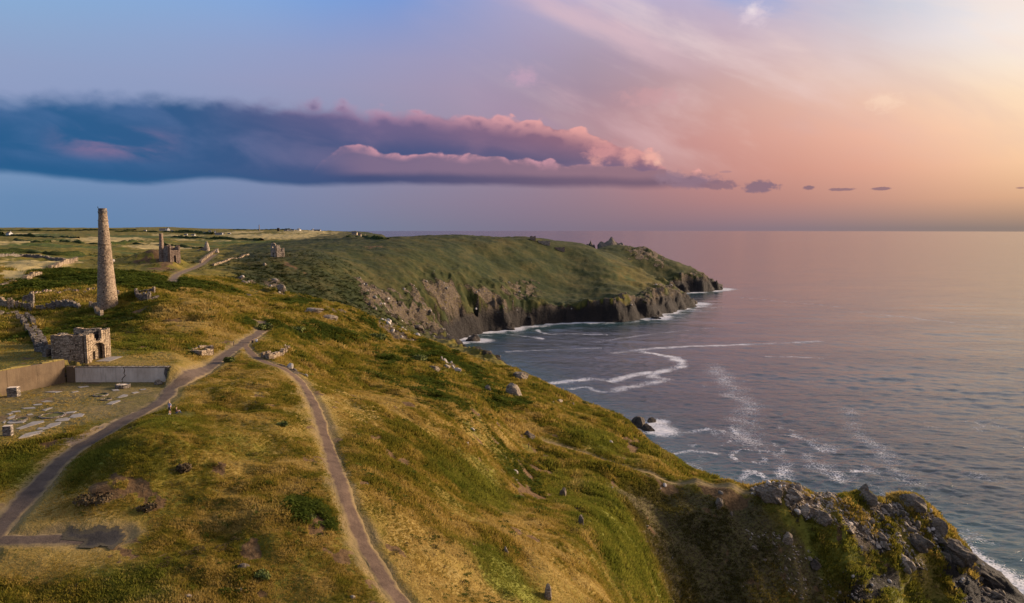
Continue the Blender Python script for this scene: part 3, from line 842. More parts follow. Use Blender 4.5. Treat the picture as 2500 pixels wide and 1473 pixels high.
def bx(bm, cx, cy, cz, sx, sy, sz, rz=0.0, jit=0.0):
    vs = []
    c, s = math.cos(rz), math.sin(rz)
    for dz in (-.5, .5):
        for dx, dy in ((-.5, -.5), (.5, -.5), (.5, .5), (-.5, .5)):
            X, Y = dx * sx, dy * sy
            j = lambda: random.uniform(-jit, jit)
            vs.append(bm.verts.new((cx + c * X - s * Y + j(), cy + s * X + c * Y + j(), cz + dz * sz + j())))
    for f in ((0, 3, 2, 1), (4, 5, 6, 7), (0, 1, 5, 4), (1, 2, 6, 5), (2, 3, 7, 6), (3, 0, 4, 7)):
        bm.faces.new([vs[i] for i in f])


# ------------------------------------------------------------------ materials of the ground
STRAW, PALE, OLIVE, GRASSG, BRACKEN = (.315, .213, .050), (.41, .295, .100), (.205, .155, .024), (.135, .122, .016), (.050, .064, .011)


def ground_material():
    m, n = material('turf_and_rock')
    P = n.n('ShaderNodeNewGeometry').outputs['Position']
    dist = n.vm('LENGTH', n.vm('SUBTRACT', P, (0, 0, CAMZ)))
    n1 = n.noise(P, .045, 4, .55)
    n2 = n.noise(P, .30, 5, .62, .4)
    n3 = n.noise(P, 1.7, 4, .65)
    green, dry, soil, rock, worn, field = (n.attr(k) for k in ('green', 'dry', 'soil', 'rock', 'worn', 'field'))
    f = n.m('ADD', n.m('ADD', n.m('MULTIPLY', n1, .40), n.m('MULTIPLY', n2, .40)), n.m('MULTIPLY', n3, .34))
    f = n.m('ADD', f, n.m('SUBTRACT', n.m('MULTIPLY', dry, .16), .06))
    gm = lambda c_, k_=.62: tuple(v_ * k_ for v_ in c_)
    grass = n.ramp(f, [(.36, gm((.085, .075, .014))), (.46, gm(GRASSG)), (.54, gm(OLIVE)), (.66, gm(STRAW)), (.86, gm(PALE))])
    brk = n.ramp(n.m('ADD', n.m('MULTIPLY', n2, .5), n.m('MULTIPLY', n3, .5)), [(.32, (.028, .040, .008)), (.5, BRACKEN), (.68, (.105, .120, .020))])
    c = n.mix(n.sm(n.m('ADD', green, n.m('MULTIPLY', n.m('SUBTRACT', n2, .5), .9)), .25, .8), grass, brk)
    c = n.mix(n.sm(n.m('ADD', n.attr('lush'), n.m('MULTIPLY', n.m('SUBTRACT', n2, .5), .9)), .25, .8), c, n.mix(n2, (.070, .080, .010), (.19, .175, .028)))
    c = n.mix(n.sm(n.m('ADD', n.attr('shaded_face'), n.m('MULTIPLY', n.m('SUBTRACT', n2, .5), .7)), .3, .7), c, n.ramp(n3, [(.35, (.044, .032, .017)), (.5, (.078, .060, .026)), (.68, (.105, .094, .026))]))
    fc = n.ramp(n.m('ADD', n.m('MULTIPLY', n1, .6), n.m('MULTIPLY', n3, .4)), [(.3, (.22, .165, .060)), (.6, (.36, .272, .115))])
    c = n.mix(field, c, fc)
    c = n.mix(n.m('MULTIPLY', n.attr('heath'), n.m('SUBTRACT', .88, n.m('MULTIPLY', dry, .45))), c, n.ramp(n.m('ADD', n.m('MULTIPLY', n1, .55), n.m('MULTIPLY', n2, .45)), [(.36, (.008, .015, .004)), (.5, (.025, .029, .008)), (.64, (.062, .050, .016))]))
    sc = n.ramp(n3, [(.3, (.045, .026, .011)), (.55, (.100, .058, .026)), (.75, (.165, .105, .052))])
    c = n.mix(n.sm(n.m('ADD', soil, n.m('MULTIPLY', n.m('SUBTRACT', n3, .5), .8)), .35, .75), c, sc)
    wc = n.ramp(n.m('ADD', n.m('MULTIPLY', n2, .5), n.m('MULTIPLY', n3, .5)), [(.32, (.10, .072, .038)), (.68, (.225, .160, .076))])
    c = n.mix(n.m('MULTIPLY', worn, .85), c, wc)
    zz = n.sep(P)[2]
    rv = n.voro(n.vm('MULTIPLY', P, (1, 1, 1.8)), .42, 'F1', 'Color')
    rb = n.noise(n.vm('MULTIPLY', P, (1, 1, 2.2)), .8, 6, .7, .8)
    rc = n.ramp(rb, [(.30, (.032, .023, .016)), (.46, (.090, .065, .045)), (.6, (.18, .135, .096)), (.75, (.36, .285, .21))])
    rc = n.mix(.35, rc, n.mix(n.sep(rv)[0], (.055, .042, .030), (.26, .205, .15)))
    wet = n.sm(n.m('ADD', zz, n.m('MULTIPLY', n.m('SUBTRACT', n.noise(P, .08, 4), .5), 22)), 27, 12)
    rc = n.mix(wet, rc, n.mix(rb, (.009, .008, .007), (.048, .038, .033)))
    lich = n.m('MULTIPLY', n.sm(n.noise(P, .5, 5, .6), .54, .66), n.m('SUBTRACT', 1.0, wet))
    rc = n.mix(n.m('MULTIPLY', lich, .65), rc, OLIVE)
    rf = n.sm(n.m('ADD', rock, n.m('MULTIPLY', n.m('SUBTRACT', rb, .5), 1.0)), .35, .6)
    c = n.mix(rf, c, rc)
    hgt = n.m('ADD', n.m('MULTIPLY', n2, .8), n.m('MULTIPLY', n3, .25))
    rh = n.m('ADD', n.m('MULTIPLY', n.voro(P, .5, 'F1'), .5), n.m('MULTIPLY', rb, 1.4))
    b = n.bump(hgt, .55, 1.0)
    b2 = n.bump(n.m('MULTIPLY', rh, rf), 1.0, 2.2, b)
    n.bsdf(c, n.mix(wet, .95, .75), b2, .12)
    return m


MAT_GROUND = ground_material()

# ------------------------------------------------------------------ the ground sheet
azs = np.radians(np.concatenate([np.linspace(-66, -38, 44, endpoint=False), np.linspace(-38, 38, 800, endpoint=False), np.linspace(38, 62, 30)]))
rs = np.concatenate([np.exp(np.linspace(math.log(26), math.log(56), 34, endpoint=False)), np.exp(np.linspace(math.log(56), math.log(270), 460, endpoint=False)),
                     np.exp(np.linspace(math.log(270), math.log(1320), 350, endpoint=False)), np.exp(np.linspace(math.log(1320), math.log(9000), 90))])
A_, R_ = np.meshgrid(azs, rs)
GX, GY = R_ * np.sin(A_), R_ * np.cos(A_)
GZ, GS, GSL, GPD, GFL = height(GX, GY)
keep = GZ > -2.5
me, used = grid_mesh('ground', GX, GY, GZ, keep)
u = used
flatten = lambda a: a.ravel()[u]
gx, gy, gz_ = flatten(GX), flatten(GY), flatten(GZ)
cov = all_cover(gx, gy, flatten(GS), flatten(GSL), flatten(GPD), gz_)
for k_ in ('green', 'dry', 'soil', 'rock', 'worn', 'field', 'heath', 'shaded_face', 'lush'):
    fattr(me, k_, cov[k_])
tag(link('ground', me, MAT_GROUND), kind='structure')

# ------------------------------------------------------------------ the sea
WAVES = []
wr = random.Random(3)
for i in range(58):
    L = 1.8 * (1.06 ** i)
    th = R(wr.gauss(192, 27))
    WAVES.append((2 * math.pi / L, math.sin(th), math.cos(th), wr.uniform(0, 6.28), .0084 * L * (1.0 if L < 5 else (5 / L) ** .82), L))


def sea_z(x, y, cell):
    z = np.zeros_like(x)
    gust = .75 + .5 * fbm(x, y, 70, 3, .5, 80)
    for k, dx, dy, ph, a, L in WAVES:
        fade = sstep(L / np.maximum(cell, .01), 1.9, 3.2)
        p = k * (x * dx + y * dy) + ph + 1.2 * vnoise(x / (L * 4), y / (L * 4), 90)
        z += a * fade * (np.sin(p) + .35 * np.sin(2 * p + .6))
    return z * gust * sstep(cell, 26, 8)


saz = np.radians(np.concatenate([np.linspace(-60, -14, 60, endpoint=False), np.linspace(-14, 37, 640, endpoint=False), np.linspace(37, 70, 60)]))
stn = np.concatenate([np.linspace(1.0, .56, 8, endpoint=False), np.linspace(.56, .02, 640, endpoint=False), np.linspace(.02, .004, 50)])
SA, ST = np.meshgrid(saz, stn)
SR = CAMZ / ST
SX, SY = SR * np.sin(SA), SR * np.cos(SA)
cell = np.maximum(SR * .0014, SR * SR * .00085 / CAMZ)
SZ = sea_z(SX, SY, cell)
sc_ = coast_s(SX.ravel(), SY.ravel()).reshape(SX.shape)
STREAKS = [([(1500, 862), (1560, 855), (1620, 850), (1700, 846), (1800, 842), (1900, 838), (2000, 834)], 3.0, .85), ([(1560, 860), (1610, 866), (1645, 874), (1652, 894), (1612, 908), (1592, 920), (1622, 926), (1592, 935), (1540, 945), (1515, 950)], 3.4, 1.0),
           ([(1345, 936), (1400, 931), (1450, 925), (1490, 930), (1530, 920), (1576, 911)], 3.2, 1.0), ([(1380, 952), (1440, 945), (1470, 956), (1530, 952)], 1.6, .8), ([(1240, 858), (1300, 856), (1400, 852), (1470, 850)], 1.2, .8), ([(1210, 814), (1260, 820), (1330, 828)], 1.8, .8),
           ([(1310, 806), (1340, 815), (1400, 815), (1485, 817)], 2.0, .8), ([(1740, 890), (1775, 930), (1800, 965), (1835, 985), (1822, 1012), (1815, 1060), (1830, 1090)], 6, .42), ([(2070, 1000), (2100, 1060), (2140, 1100), (2180, 1140), (2220, 1180)], 4, .36),
           ([(1640, 1060), (1720, 1050)], 1.5, .7), ([(1790, 1040), (1800, 1060)], 1.4, .7), ([(1800, 1170), (1830, 1150), (1870, 1165)], 1.6, .9), ([(1640, 1110), (1700, 1100), (1760, 1105)], 1.2, .8), ([(1880, 870), (1940, 872), (2005, 876)], 1.8, .6),
           ([(1980, 1110), (2020, 1140), (2060, 1170)], 2.5, .5), ([(1460, 835), (1600, 815), (1750, 800)], 2, .4), ([(2080, 760), (2300, 785), (2450, 800)], 3, .45), ([(1730, 720), (1900, 735), (2050, 750)], 3, .4), ([(1900, 1110), (1925, 1140), (1930, 1165)], 2.6, .6),
           ([(1840, 590), (2100, 586), (2500, 596)], 14, .3)]
foam = np.zeros_like(SX)
fx_, fy_ = SX.ravel(), SY.ravel()
wob = fbm(fx_, fy_, 18, 4, .6, 85) * 7
brk_f = .45 + .75 * np.clip(.5 + 1.1 * fbm(fx_, fy_, 14, 4, .6, 84), 0, 1)
for px_, hw, amt in STREAKS:
    P = smooth_line([at_sea(a, b) for a, b in px_], 5)
    lo, hi = P.min(0) - 40, P.max(0) + 40
    m = (fx_ > lo[0]) & (fx_ < hi[0]) & (fy_ > lo[1]) & (fy_ < hi[1])
    d = seg_dist(fx_[m] + wob[m], fy_[m] + wob[m] * .6, P)
    foam.ravel()[m] = np.maximum(foam.ravel()[m], amt * brk_f[m] * sstep(d, hw * 2.6, hw * .0))
far = np.clip(SR / 500, .7, 2.0)
swash = 1.15 * sstep(-sc_, 13 * far, 0) * sstep(fbm(SX, SY, 26, 3, .5, 86), -.6, .15)
swash = np.maximum(swash, .55 * sstep(-sc_, 30 * far, 4) * sstep(fbm(SX, SY, 12, 4, .6, 87), .0, .45))
lace = .42 * sstep(fbm(SX, SY, 60, 3, .5, 88), .10, .5) * sstep(ridged(SX + wob.reshape(SX.shape), SY, 16, 4, 89), .28, .62) * sstep(SR, 620, 330)
LACE = np.array([at_sea(a, b) for a, b in [(1610, 1050), (1900, 1030), (2050, 1090), (2200, 1160), (2150, 1200), (1850, 1190), (1700, 1150)]])
lz = seg_dist(fx_, fy_, LACE, True).reshape(SX.shape)
lace = np.maximum(lace, .60 * np.clip(.55 + 1.2 * fbm(SX, SY, 9, 3, .6, 92), 0, 1.2) * sstep(lz, -10, 15) * sstep(ridged(SX, SY + wob.reshape(SX.shape), 13, 4, 91), .22, .62))
SEA_ROCKS = [(1562, 1042, 6.5, 4.2, 'tall'), (1590, 1030, 3.2, 2.0, 'low'), (1578, 1052, 4.5, 3.4, 'leaning'), (1157, 832, 8, 4.6, 'peaked'), (1107, 822, 9, 5, 'steep'), (1140, 858, 5, 2.2, 'small round'), (1112, 838, 5, 3, 'wedge'), (1246, 806, 6, 2.6, 'flat'), (1690, 742, 12, 6, 'outermost'), (1600, 778, 8, 3, 'shelving'), (1752, 706, 14, 7, 'tip')]
rk_foam = np.zeros_like(SX)
for px_, py_, rad, _, _ in SEA_ROCKS:
    q = at_sea(px_, py_)
    d = np.hypot(SX - q[0] - 4, SY - q[1])
    rk_foam = np.maximum(rk_foam, sstep(d, rad * 2.6, rad * .9) * .9)
q = at_sea(1615, 1052)
rk_foam = np.maximum(rk_foam, sstep(np.hypot(SX - q[0], (SY - q[1]) * .8), 13, 3))
q = at_sea(2455, 1425)
rk_foam = np.maximum(rk_foam, .9 * sstep(np.hypot((SX - q[0]) * 1.5, SY - q[1]), 20, 4))
foam = np.clip(np.maximum.reduce([foam, swash, lace, rk_foam]), 0, 1)
SZ = SZ + foam * .12
keep = sc_ < 14
me, u = grid_mesh('sea', SX, SY, SZ, keep)
fattr(me, 'foam', foam.ravel()[u])
fattr(me, 'shore', sstep(-sc_, 60, 0).ravel()[u])


def sea_material():
    m, n = material('sea_water')
    P = n.n('ShaderNodeNewGeometry').outputs['Position']
    Q = n.vm('MULTIPLY', P, (.8, 1.25, 1))
    dist = n.vm('LENGTH', P)
    rip = n.noise(Q, .55, 5, .6, .5)
    rip2 = n.noise(n.vm('MULTIPLY', P, (.10, .22, 0)), 1.0, 4, .55, .3)
    foam = n.attr('foam')
    fine = n.noise(P, .9, 5, .68, .6)
    cells = n.voro(n.vm('ADD', P, n.vm('SCALE', n.comb(fine, rip, 0.0), None)), .8, 'DISTANCE_TO_EDGE')
    lacy = n.m('ADD', n.m('MULTIPLY', fine, .9), n.sm(cells, .22, .02, 0, .35))
    fk = n.sm(n.m('ADD', foam, n.m('MULTIPLY', n.m('SUBTRACT', lacy, .62), 1.5)), .30, 1.10)
    c = n.mix(n.attr('shore'), (.031, .040, .044), (.024, .062, .069))
    c = n.mix(n.m('MULTIPLY', fk, .85), c, (.62, .60, .62))
    chop = n.noise(n.vm('MULTIPLY', n.vm('ADD', P, n.vm('SCALE', n.comb(rip, fine, 0.0), None)), (.30, .85, 0)), .75, 4, .62, .5)
    swl = n.noise(n.vm('MULTIPLY', P, (.045, .16, 0)), 1.0, 5, .6, .4)
    wind = n.sm(n.noise(n.vm('MULTIPLY', P, (.006, .016, 0)), 1.0, 4, .6, .5), .35, .68, .55, 1.15)
    b = n.bump(n.m('MULTIPLY', chop, n.m('MULTIPLY', wind, n.sm(dist, 160, 1300, 1.0, .16))), 1.0, .42)
    sw3 = n.noise(n.vm('MULTIPLY', P, (.011, .034, 0)), 1.0, 5, .62, .5)
    sw4 = n.noise(n.vm('MULTIPLY', P, (.0035, .010, 0)), 1.0, 5, .62, .5)
    b = n.bump(n.m('MULTIPLY', sw3, n.sm(dist, 300, 900)), 1.0, .9, b)
    b = n.bump(n.m('MULTIPLY', sw4, n.sm(dist, 1100, 3000)), 1.0, 2.6, b)
    b = n.bump(n.m('MULTIPLY', swl, n.m('MULTIPLY', wind, n.sm(dist, 300, 3000, 1.0, .35))), 1.0, .75, b)
    n.bsdf(c, n.mix(fk, n.sm(dist, 200, 2500, .07, .14), .8), b, .5, IOR=1.33)
    return m


tag(link('sea', me, sea_material()), kind='structure')

# ------------------------------------------------------------------ placing things on the ground
HF = lambda a, b: height(a, b)[0]


def G(pts):
    return ground_many(pts, HF)


def mpp(p):
    """metres that one photograph pixel spans at a point"""
    return math.sqrt(p[0] ** 2 + p[1] ** 2 + (p[2] - CAMZ) ** 2) / F


def stone_material(name, lo, mid, hi, scale=2.4, moss=.25):
    m, n = material(name)
    P = n.n('ShaderNodeNewGeometry').outputs['Position']
    Q = n.vm('MULTIPLY', P, (1, 1, 2.4))
    cells = n.voro(Q, scale, 'F1', 'Color')
    ed = n.voro(Q, scale, 'DISTANCE_TO_EDGE')
    big = n.noise(P, .35, 5, .6)
    fine = n.noise(P, 5, 4, .65)
    k = n.m('ADD', n.m('MULTIPLY', n.sep(cells)[0], .55), n.m('MULTIPLY', big, .55))
    c = n.ramp(n.m('ADD', k, n.m('MULTIPLY', n.m('SUBTRACT', fine, .5), .4)), [(.25, lo), (.52, mid), (.8, hi)])
    c = n.mix(n.sm(ed, .07, .0), c, tuple(x * .55 for x in lo))
    c = n.mix(n.m('MULTIPLY', n.sm(n.noise(P, .8, 5, .6), .56, .68), moss), c, (.11, .09, .025))
    b = n.bump(n.m('ADD', n.m('MULTIPLY', n.sm(ed, 0, .12), .7), n.m('MULTIPLY', fine, .4)), .9, .10)
    n.bsdf(c, .92, b, .15)
    return m


def rock_material(name, lo, mid, hi, lichen=.3, sc=1.0):
    m, n = material(name)
    P = n.n('ShaderNodeTexCoord').outputs['Object']
    W = n.n('ShaderNodeNewGeometry').outputs['Position']
    a = n.noise(n.vm('MULTIPLY', P, (1, 1, 2.2)), 1.6 * sc, 6, .68, .7)
    b_ = n.noise(W, 3.5 * sc, 4, .6)
    rnd = n.n('ShaderNodeObjectInfo').outputs['Random']
    c = n.ramp(n.m('ADD', n.m('ADD', a, n.m('MULTIPLY', n.m('SUBTRACT', b_, .5), .3)), n.m('MULTIPLY', n.m('SUBTRACT', rnd, .5), .18)), [(.3, lo), (.5, mid), (.72, hi)])
    c = n.mix(n.m('MULTIPLY', n.sm(n.noise(W, 1.1 * sc, 5, .6), .52, .66), lichen), c, (.16, .115, .03))
    bb = n.bump(n.m('ADD', a, n.m('MULTIPLY', b_, .35)), .9, .45)
    n.bsdf(c, .9, bb, .2)
    return m


M_STONE = stone_material('rubble_masonry', (.13, .095, .065), (.30, .22, .145), (.44, .34, .235))
M_CHIM = stone_material('chimney_masonry', (.12, .085, .058), (.30, .215, .145), (.44, .335, .23), 3.6, .12)
M_DARKSTONE = stone_material('weathered_masonry', (.07, .058, .05), (.17, .14, .115), (.28, .235, .19), 2.0, .35)
M_RED = stone_material('pinkish_masonry', (.12, .080, .058), (.235, .165, .12), (.34, .25, .185), 1.6, .1)
M_FAR = stone_material('distant_masonry', (.14, .11, .08), (.30, .235, .17), (.42, .33, .25), .8, .1)
M_ROCK = rock_material('pale_rock', (.075, .058, .042), (.205, .160, .118), (.42, .34, .255))
M_GREYROCK = rock_material('grey_rock', (.045, .036, .028), (.130, .102, .076), (.27, .215, .16))
M_WETROCK = rock_material('wet_rock', (.014, .011, .009), (.042, .033, .026), (.095, .074, .056), .05, .35)
M_SEAROCK = rock_material('dark_sea_rock', (.02, .018, .018), (.055, .048, .045), (.12, .105, .09), .12, .4)


def concrete_material(name, lo, hi, tint):
    m, n = material(name)
    P = n.n('ShaderNodeNewGeometry').outputs['Position']
    a = n.noise(P, .5, 6, .65, .4)
    streak = n.noise(n.vm('MULTIPLY', P, (1.6, 1.6, .18)), 1.0, 5, .6)
    f = n.noise(P, 6, 4, .6)
    c = n.ramp(n.m('ADD', n.m('MULTIPLY', a, .6), n.m('MULTIPLY', streak, .45)), [(.32, lo), (.68, hi)])
    c = n.mix(n.m('MULTIPLY', n.sm(streak, .5, .68), .5), c, tint)
    n.bsdf(c, .9, n.bump(n.m('ADD', f, a), .5, .06), .2)
    return m


M_CONC = concrete_material('stained_concrete', (.38, .30, .22), (.68, .565, .44), (.24, .185, .13))
M_WARMCONC = concrete_material('ochre_concrete', (.075, .050, .030), (.165, .115, .068), (.075, .046, .026))
M_SLAB = concrete_material('slab_concrete', (.14, .120, .10), (.30, .27, .245), (.14, .11, .075))


def flat_material(name, c, rough=.8, c2=None, scale=3.0):
    m, n = material(name)
    P = n.n('ShaderNodeNewGeometry').outputs['Position']
    k = n.noise(P, scale, 4, .6)
    col_ = n.ramp(k, [(.3, tuple(x * .75 for x in c)), (.7, c2 or tuple(min(1, x * 1.2) for x in c))])
    n.bsdf(col_, rough, None, .2)
    return m


# ------------------------------------------------------------------ footpaths
def path_material(name, lo, hi, edge):
    m, n = material(name)
    P = n.n('ShaderNodeNewGeometry').outputs['Position']
    a = n.noise(P, .6, 5, .62, .3)
    f = n.noise(P, 4.5, 4, .7)
    e = n.attr('edge')
    c = n.ramp(n.m('ADD', n.m('MULTIPLY', a, .6), n.m('MULTIPLY', f, .4)), [(.36, lo), (.64, hi)])
    c = n.mix(n.sm(n.m('ADD', e, n.m('MULTIPLY', n.m('SUBTRACT', a, .5), .9)), .55, .98), c, edge)
    n.bsdf(c, .95, n.bump(n.m('ADD', n.m('MULTIPLY', f, .5), a), .7, .10), .12)
    return m


PM = {'cinder_track': path_material('cinder', (.062, .044, .034), (.118, .084, .062), (.21, .150, .075)), 'cliff_path': path_material('trodden_earth', (.072, .046, .032), (.140, .092, .062), (.22, .155, .07)),
      'neck_path': path_material('dry_trod', (.15, .105, .05), (.25, .175, .08), (.16, .12, .045)), 'mine_track': path_material('pale_grit', (.095, .066, .048), (.165, .118, .082), (.18, .13, .06))}
PM['spur_track'] = PM['cinder_track']


def ribbon(name, P, half, mat, lift=.07, nseg=8, taper=True):
    L = np.r_[0, np.cumsum(np.hypot(*np.diff(P, axis=0).T))]
    step = max(.45, half * .35)
    t = np.arange(0, L[-1], step)
    x, y = np.interp(t, L, P[:, 0]), np.interp(t, L, P[:, 1])
    dx, dy = np.gradient(x), np.gradient(y)
    nn = np.hypot(dx, dy) + 1e-9
    q = np.linspace(-1, 1, nseg + 1)
    wl = half * (1 + .55 * fbm(t, t * 0 + 3, 6, 4, .6, 70)) + .06
    wr_ = half * (1 + .55 * fbm(t, t * 0 + 9, 5, 4, .6, 71)) + .06
    endt = np.clip(np.minimum(t - t[0] + .5, t[-1] - t + .5) / (half * 2.2), .12, 1) ** .6
    wl, wr_ = wl * endt, wr_ * endt
    W = np.where(q[None, :] < 0, wl[:, None], wr_[:, None]) * q[None, :]
    W = W + (np.abs(q) > .9)[None, :] * (.16 * vnoise(t[:, None] * 1.7 + q * 9, q[None, :] * 5 + 0 * t[:, None], 73)) * min(1, half)
    X, Y = x[:, None] - dy[:, None] / nn[:, None] * W, y[:, None] + dx[:, None] / nn[:, None] * W
    Z = height(X, Y)[0] + lift - .06 * (np.abs(q)[None, :] > .95)
    me, u = grid_mesh(name, X, Y, Z)
    fattr(me, 'edge', np.broadcast_to(np.abs(q)[None, :], X.shape))
    return tag(link(name, me, mat), kind='structure')


for k_, P in path_w.items():
    ribbon(k_, P, PATHS[k_][1], PM[k_])


# dark cinder patch at the end of the spur
def patch(name, outline, mat, lift=.06, cell=.5):
    P = G(outline)[:, :2]
    lo, hi = P.min(0) - 1.2, P.max(0) + 1.2
    X, Y = np.meshgrid(np.arange(lo[0], hi[0], cell), np.arange(lo[1], hi[1], cell))
    d = seg_dist(X, Y, P, True) + .95 * fbm(X, Y, 2.6, 4, .65, 75)
    me, u = grid_mesh(name, X, Y, height(X, Y)[0] + lift, d > 0)
    fattr(me, 'edge', (1 - sstep(d, 0, 1.0)).ravel()[u])
    return tag(link(name, me, mat), kind='structure')


patch('cinder_patch', [(170, 1300), (215, 1297), (240, 1290), (270, 1293), (293, 1292), (299, 1312), (284, 1322), (272, 1340), (252, 1330), (228, 1338), (184, 1341), (206, 1322), (160, 1316)], path_material('dark_cinder', (.020, .018, .018), (.048, .042, .038), (.060, .050, .034)), .10, .22)
patch('trodden_ground', [(150, 1080), (240, 1040), (330, 1010), (380, 985), (300, 1022), (230, 1066), (190, 1092)], path_material('worn_cinder', (.10, .075, .06), (.17, .125, .09), (.24, .17, .09)), .04, .4)

# ------------------------------------------------------------------ masonry
wseed = [0]


def wall_cols(bm, p0, p1, th, z0, top, openings=(), colw=.34, rag=.12, uneven=.03):
    """a rubble wall of narrow uneven piers from p0 to p1; top(s) is its height above z0, an opening is (s0, s1, low(s), high(s))"""
    p0, p1 = np.array(p0[:2], float), np.array(p1[:2], float)
    L = np.hypot(*(p1 - p0))
    d = (p1 - p0) / L
    rz = math.atan2(d[1], d[0])
    cuts = set(np.linspace(0, L, max(2, int(L / colw) + 1)).tolist())
    for o in openings:
        cuts |= {o[0], o[1]}
    cuts = sorted(c for c in cuts if 0 <= c <= L)
    for a, b in zip(cuts[:-1], cuts[1:]):
        if b - a < .02:
            continue
        m_ = (a + b) / 2
        tp = top(m_) if callable(top) else top
        tp += random.uniform(-rag, rag)
        segs = [(0.0, tp)]
        for s0, s1, zl, zh in openings:
            if s0 <= m_ <= s1:
                l_, h_ = (zl(m_) if callable(zl) else zl), (zh(m_) if callable(zh) else zh)
                ns = []
                for u0, u1 in segs:
                    if h_ <= u0 or l_ >= u1:
                        ns.append((u0, u1))
                    else:
                        if l_ > u0:
                            ns.append((u0, l_))
                        if h_ < u1:
                            ns.append((h_, u1))
                segs = ns
        for u0, u1 in segs:
            if u1 - u0 < .03:
                continue
            c = p0 + d * m_
            off = random.uniform(-uneven, uneven)
            bx(bm, c[0] - d[1] * off, c[1] + d[0] * off, z0 + (u0 + u1) / 2, b - a - .004, th + random.uniform(-uneven, uneven), u1 - u0, rz)


def lathe(bm, prof, seg=28, jit=0.0, cx=0, cy=0):
    rings = []
    for r_, z_ in prof:
        rings.append([bm.verts.new((cx + (r_ + random.uniform(-jit, jit)) * math.cos(2 * math.pi * i / seg), cy + (r_ + random.uniform(-jit, jit)) * math.sin(2 * math.pi * i / seg), z_)) for i in range(seg)])
    for a, b in zip(rings[:-1], rings[1:]):
        for i in range(seg):
            bm.faces.new((a[i], a[(i + 1) % seg], b[(i + 1) % seg], b[i]))
    return rings


# the tall chimney
cb = at(265, 778, 180.0)
zb = hz(cb[0], cb[1]) - .6
ztop = at(248, 509, 180.0)[2]
H = ztop - zb
ch = empty('mine_chimney', (cb[0], cb[1], zb), 0, 'tall tapering stone mine chimney standing alone on the grassy mound', 'chimney')
r0, r1 = 2.48, .88
rad = lambda z: r0 + (r1 - r0) * (z / H) ** .92
bm = bmesh.new()
lathe(bm, [(rad(z), z) for z in np.linspace(0, H - .9, 96)], 36, .055)
from_bm('shaft', bm, M_CHIM, ch)
for zz_ in (H * .885, H * .66):
    bm = bmesh.new()
    R_0 = rad(zz_)
    lathe(bm, [(R_0 - .1, zz_ - .22), (R_0 + .10, zz_ - .2), (R_0 + .13, zz_), (R_0 + .02, zz_ + .12), (R_0 - .1, zz_ + .14)], 32, .015)
    from_bm('string_course', bm, M_CHIM, ch)
bm = bmesh.new()
R_0 = rad(H - .9)
lathe(bm, [(R_0 - .1, H - 1.3), (R_0 + .07, H - 1.25), (R_0 + .12, H - .95), (R_0 + .12, H - .72), (R_0 + .03, H - .62), (R_0 + .02, H), (R_0 - .38, H + .02), (R_0 - .40, H - 2.2)], 32, .02)
from_bm('crown', bm, M_DARKSTONE, ch)
for i in range(5):  # solid dark blocks; the shade of put-log holes is in their colour
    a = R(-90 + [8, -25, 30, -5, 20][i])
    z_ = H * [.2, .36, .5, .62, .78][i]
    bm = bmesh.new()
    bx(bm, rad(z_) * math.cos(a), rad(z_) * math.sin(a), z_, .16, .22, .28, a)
    from_bm('putlog_dark_block', bm, M_WETROCK, ch)

# jackdaw on the rim
bd = empty('jackdaw', (cb[0] - .95, cb[1] - .25, ztop + .01), R(200), 'small black bird perched on the rim of the tall chimney', 'bird')


def skin_mesh(name, verts, edges, radii, root=0, sub=1):
    me_ = bpy.data.meshes.new(name)
    me_.from_pydata(verts, edges, [])
    o = bpy.data.objects.new(name, me_)
    C.objects.link(o)
    md = o.modifiers.new('skin', 'SKIN')
    md.use_smooth_shade = True
    for i, r_ in enumerate(radii):
        sv_ = me_.skin_vertices[0].data[i]
        sv_.radius = r_ if hasattr(r_, '__len__') else (r_, r_)
        sv_.use_root = i == root
    if sub:
        s_ = o.modifiers.new('sub', 'SUBSURF')
        s_.levels = s_.render_levels = sub
    dg = bpy.context.evaluated_depsgraph_get()
    out = bpy.data.meshes.new_from_object(o.evaluated_get(dg))
    bpy.data.objects.remove(o)
    bpy.data.meshes.remove(me_)
    out.name = name
    return out


M_BIRD = flat_material('black_feathers', (.015, .015, .018))
me = skin_mesh('body', [(0, 0, .22), (0, .10, .30), (0, .16, .40), (0, .24, .40), (0, -.12, .14), (0, -.30, .06), (.04, 0, .10), (.04, .03, 0), (-.04, 0, .10), (-.04, .03, 0)],
               [(0, 1), (1, 2), (2, 3), (0, 4), (4, 5), (0, 6), (6, 7), (0, 8), (8, 9)], [.11, .10, .075, .02, .08, .03, .03, .012, .03, .012])
link('body', me, M_BIRD, bd)

# the ruined stone building with the broken gable and the arch
bp = at(214, 887, 120.0)
M_NEARBLACK = stone_material('near_black_masonry', (.022, .020, .020), (.050, .045, .044), (.095, .085, .08), 2.4, .05)  # near-black masonry of the wall behind the broken front
RB = empty('ruined_furnace_house', (bp[0], bp[1], 77.5), 0, 'roofless stone building with broken gable and wide arched doorway behind the concrete wall', 'ruin')
BX, BY = float(bp[0]), 120.0


def part_wall(name, p0, p1, th, top, openings=(), mat=None, z0=0.0, parent=RB, **kw):
    bm = bmesh.new()
    wall_cols(bm, p0, p1, th, z0, top, openings, **kw)
    return from_bm(name, bm, mat or M_STONE, parent)


def gable_top(s):
    if s < 2.2:
        return 4.75 + .15 * math.sin(s * 1.4)
    if s < 2.75:
        return 4.7 - (s - 2.2) * 2.6
    if s < 4.3:
        return 3.3 + .12 * math.sin(s * 7)
    if s < 4.6:
        return 3.4 + (s - 4.3) * 5.2
    return 5.0 + .10 * math.sin(s * 2)


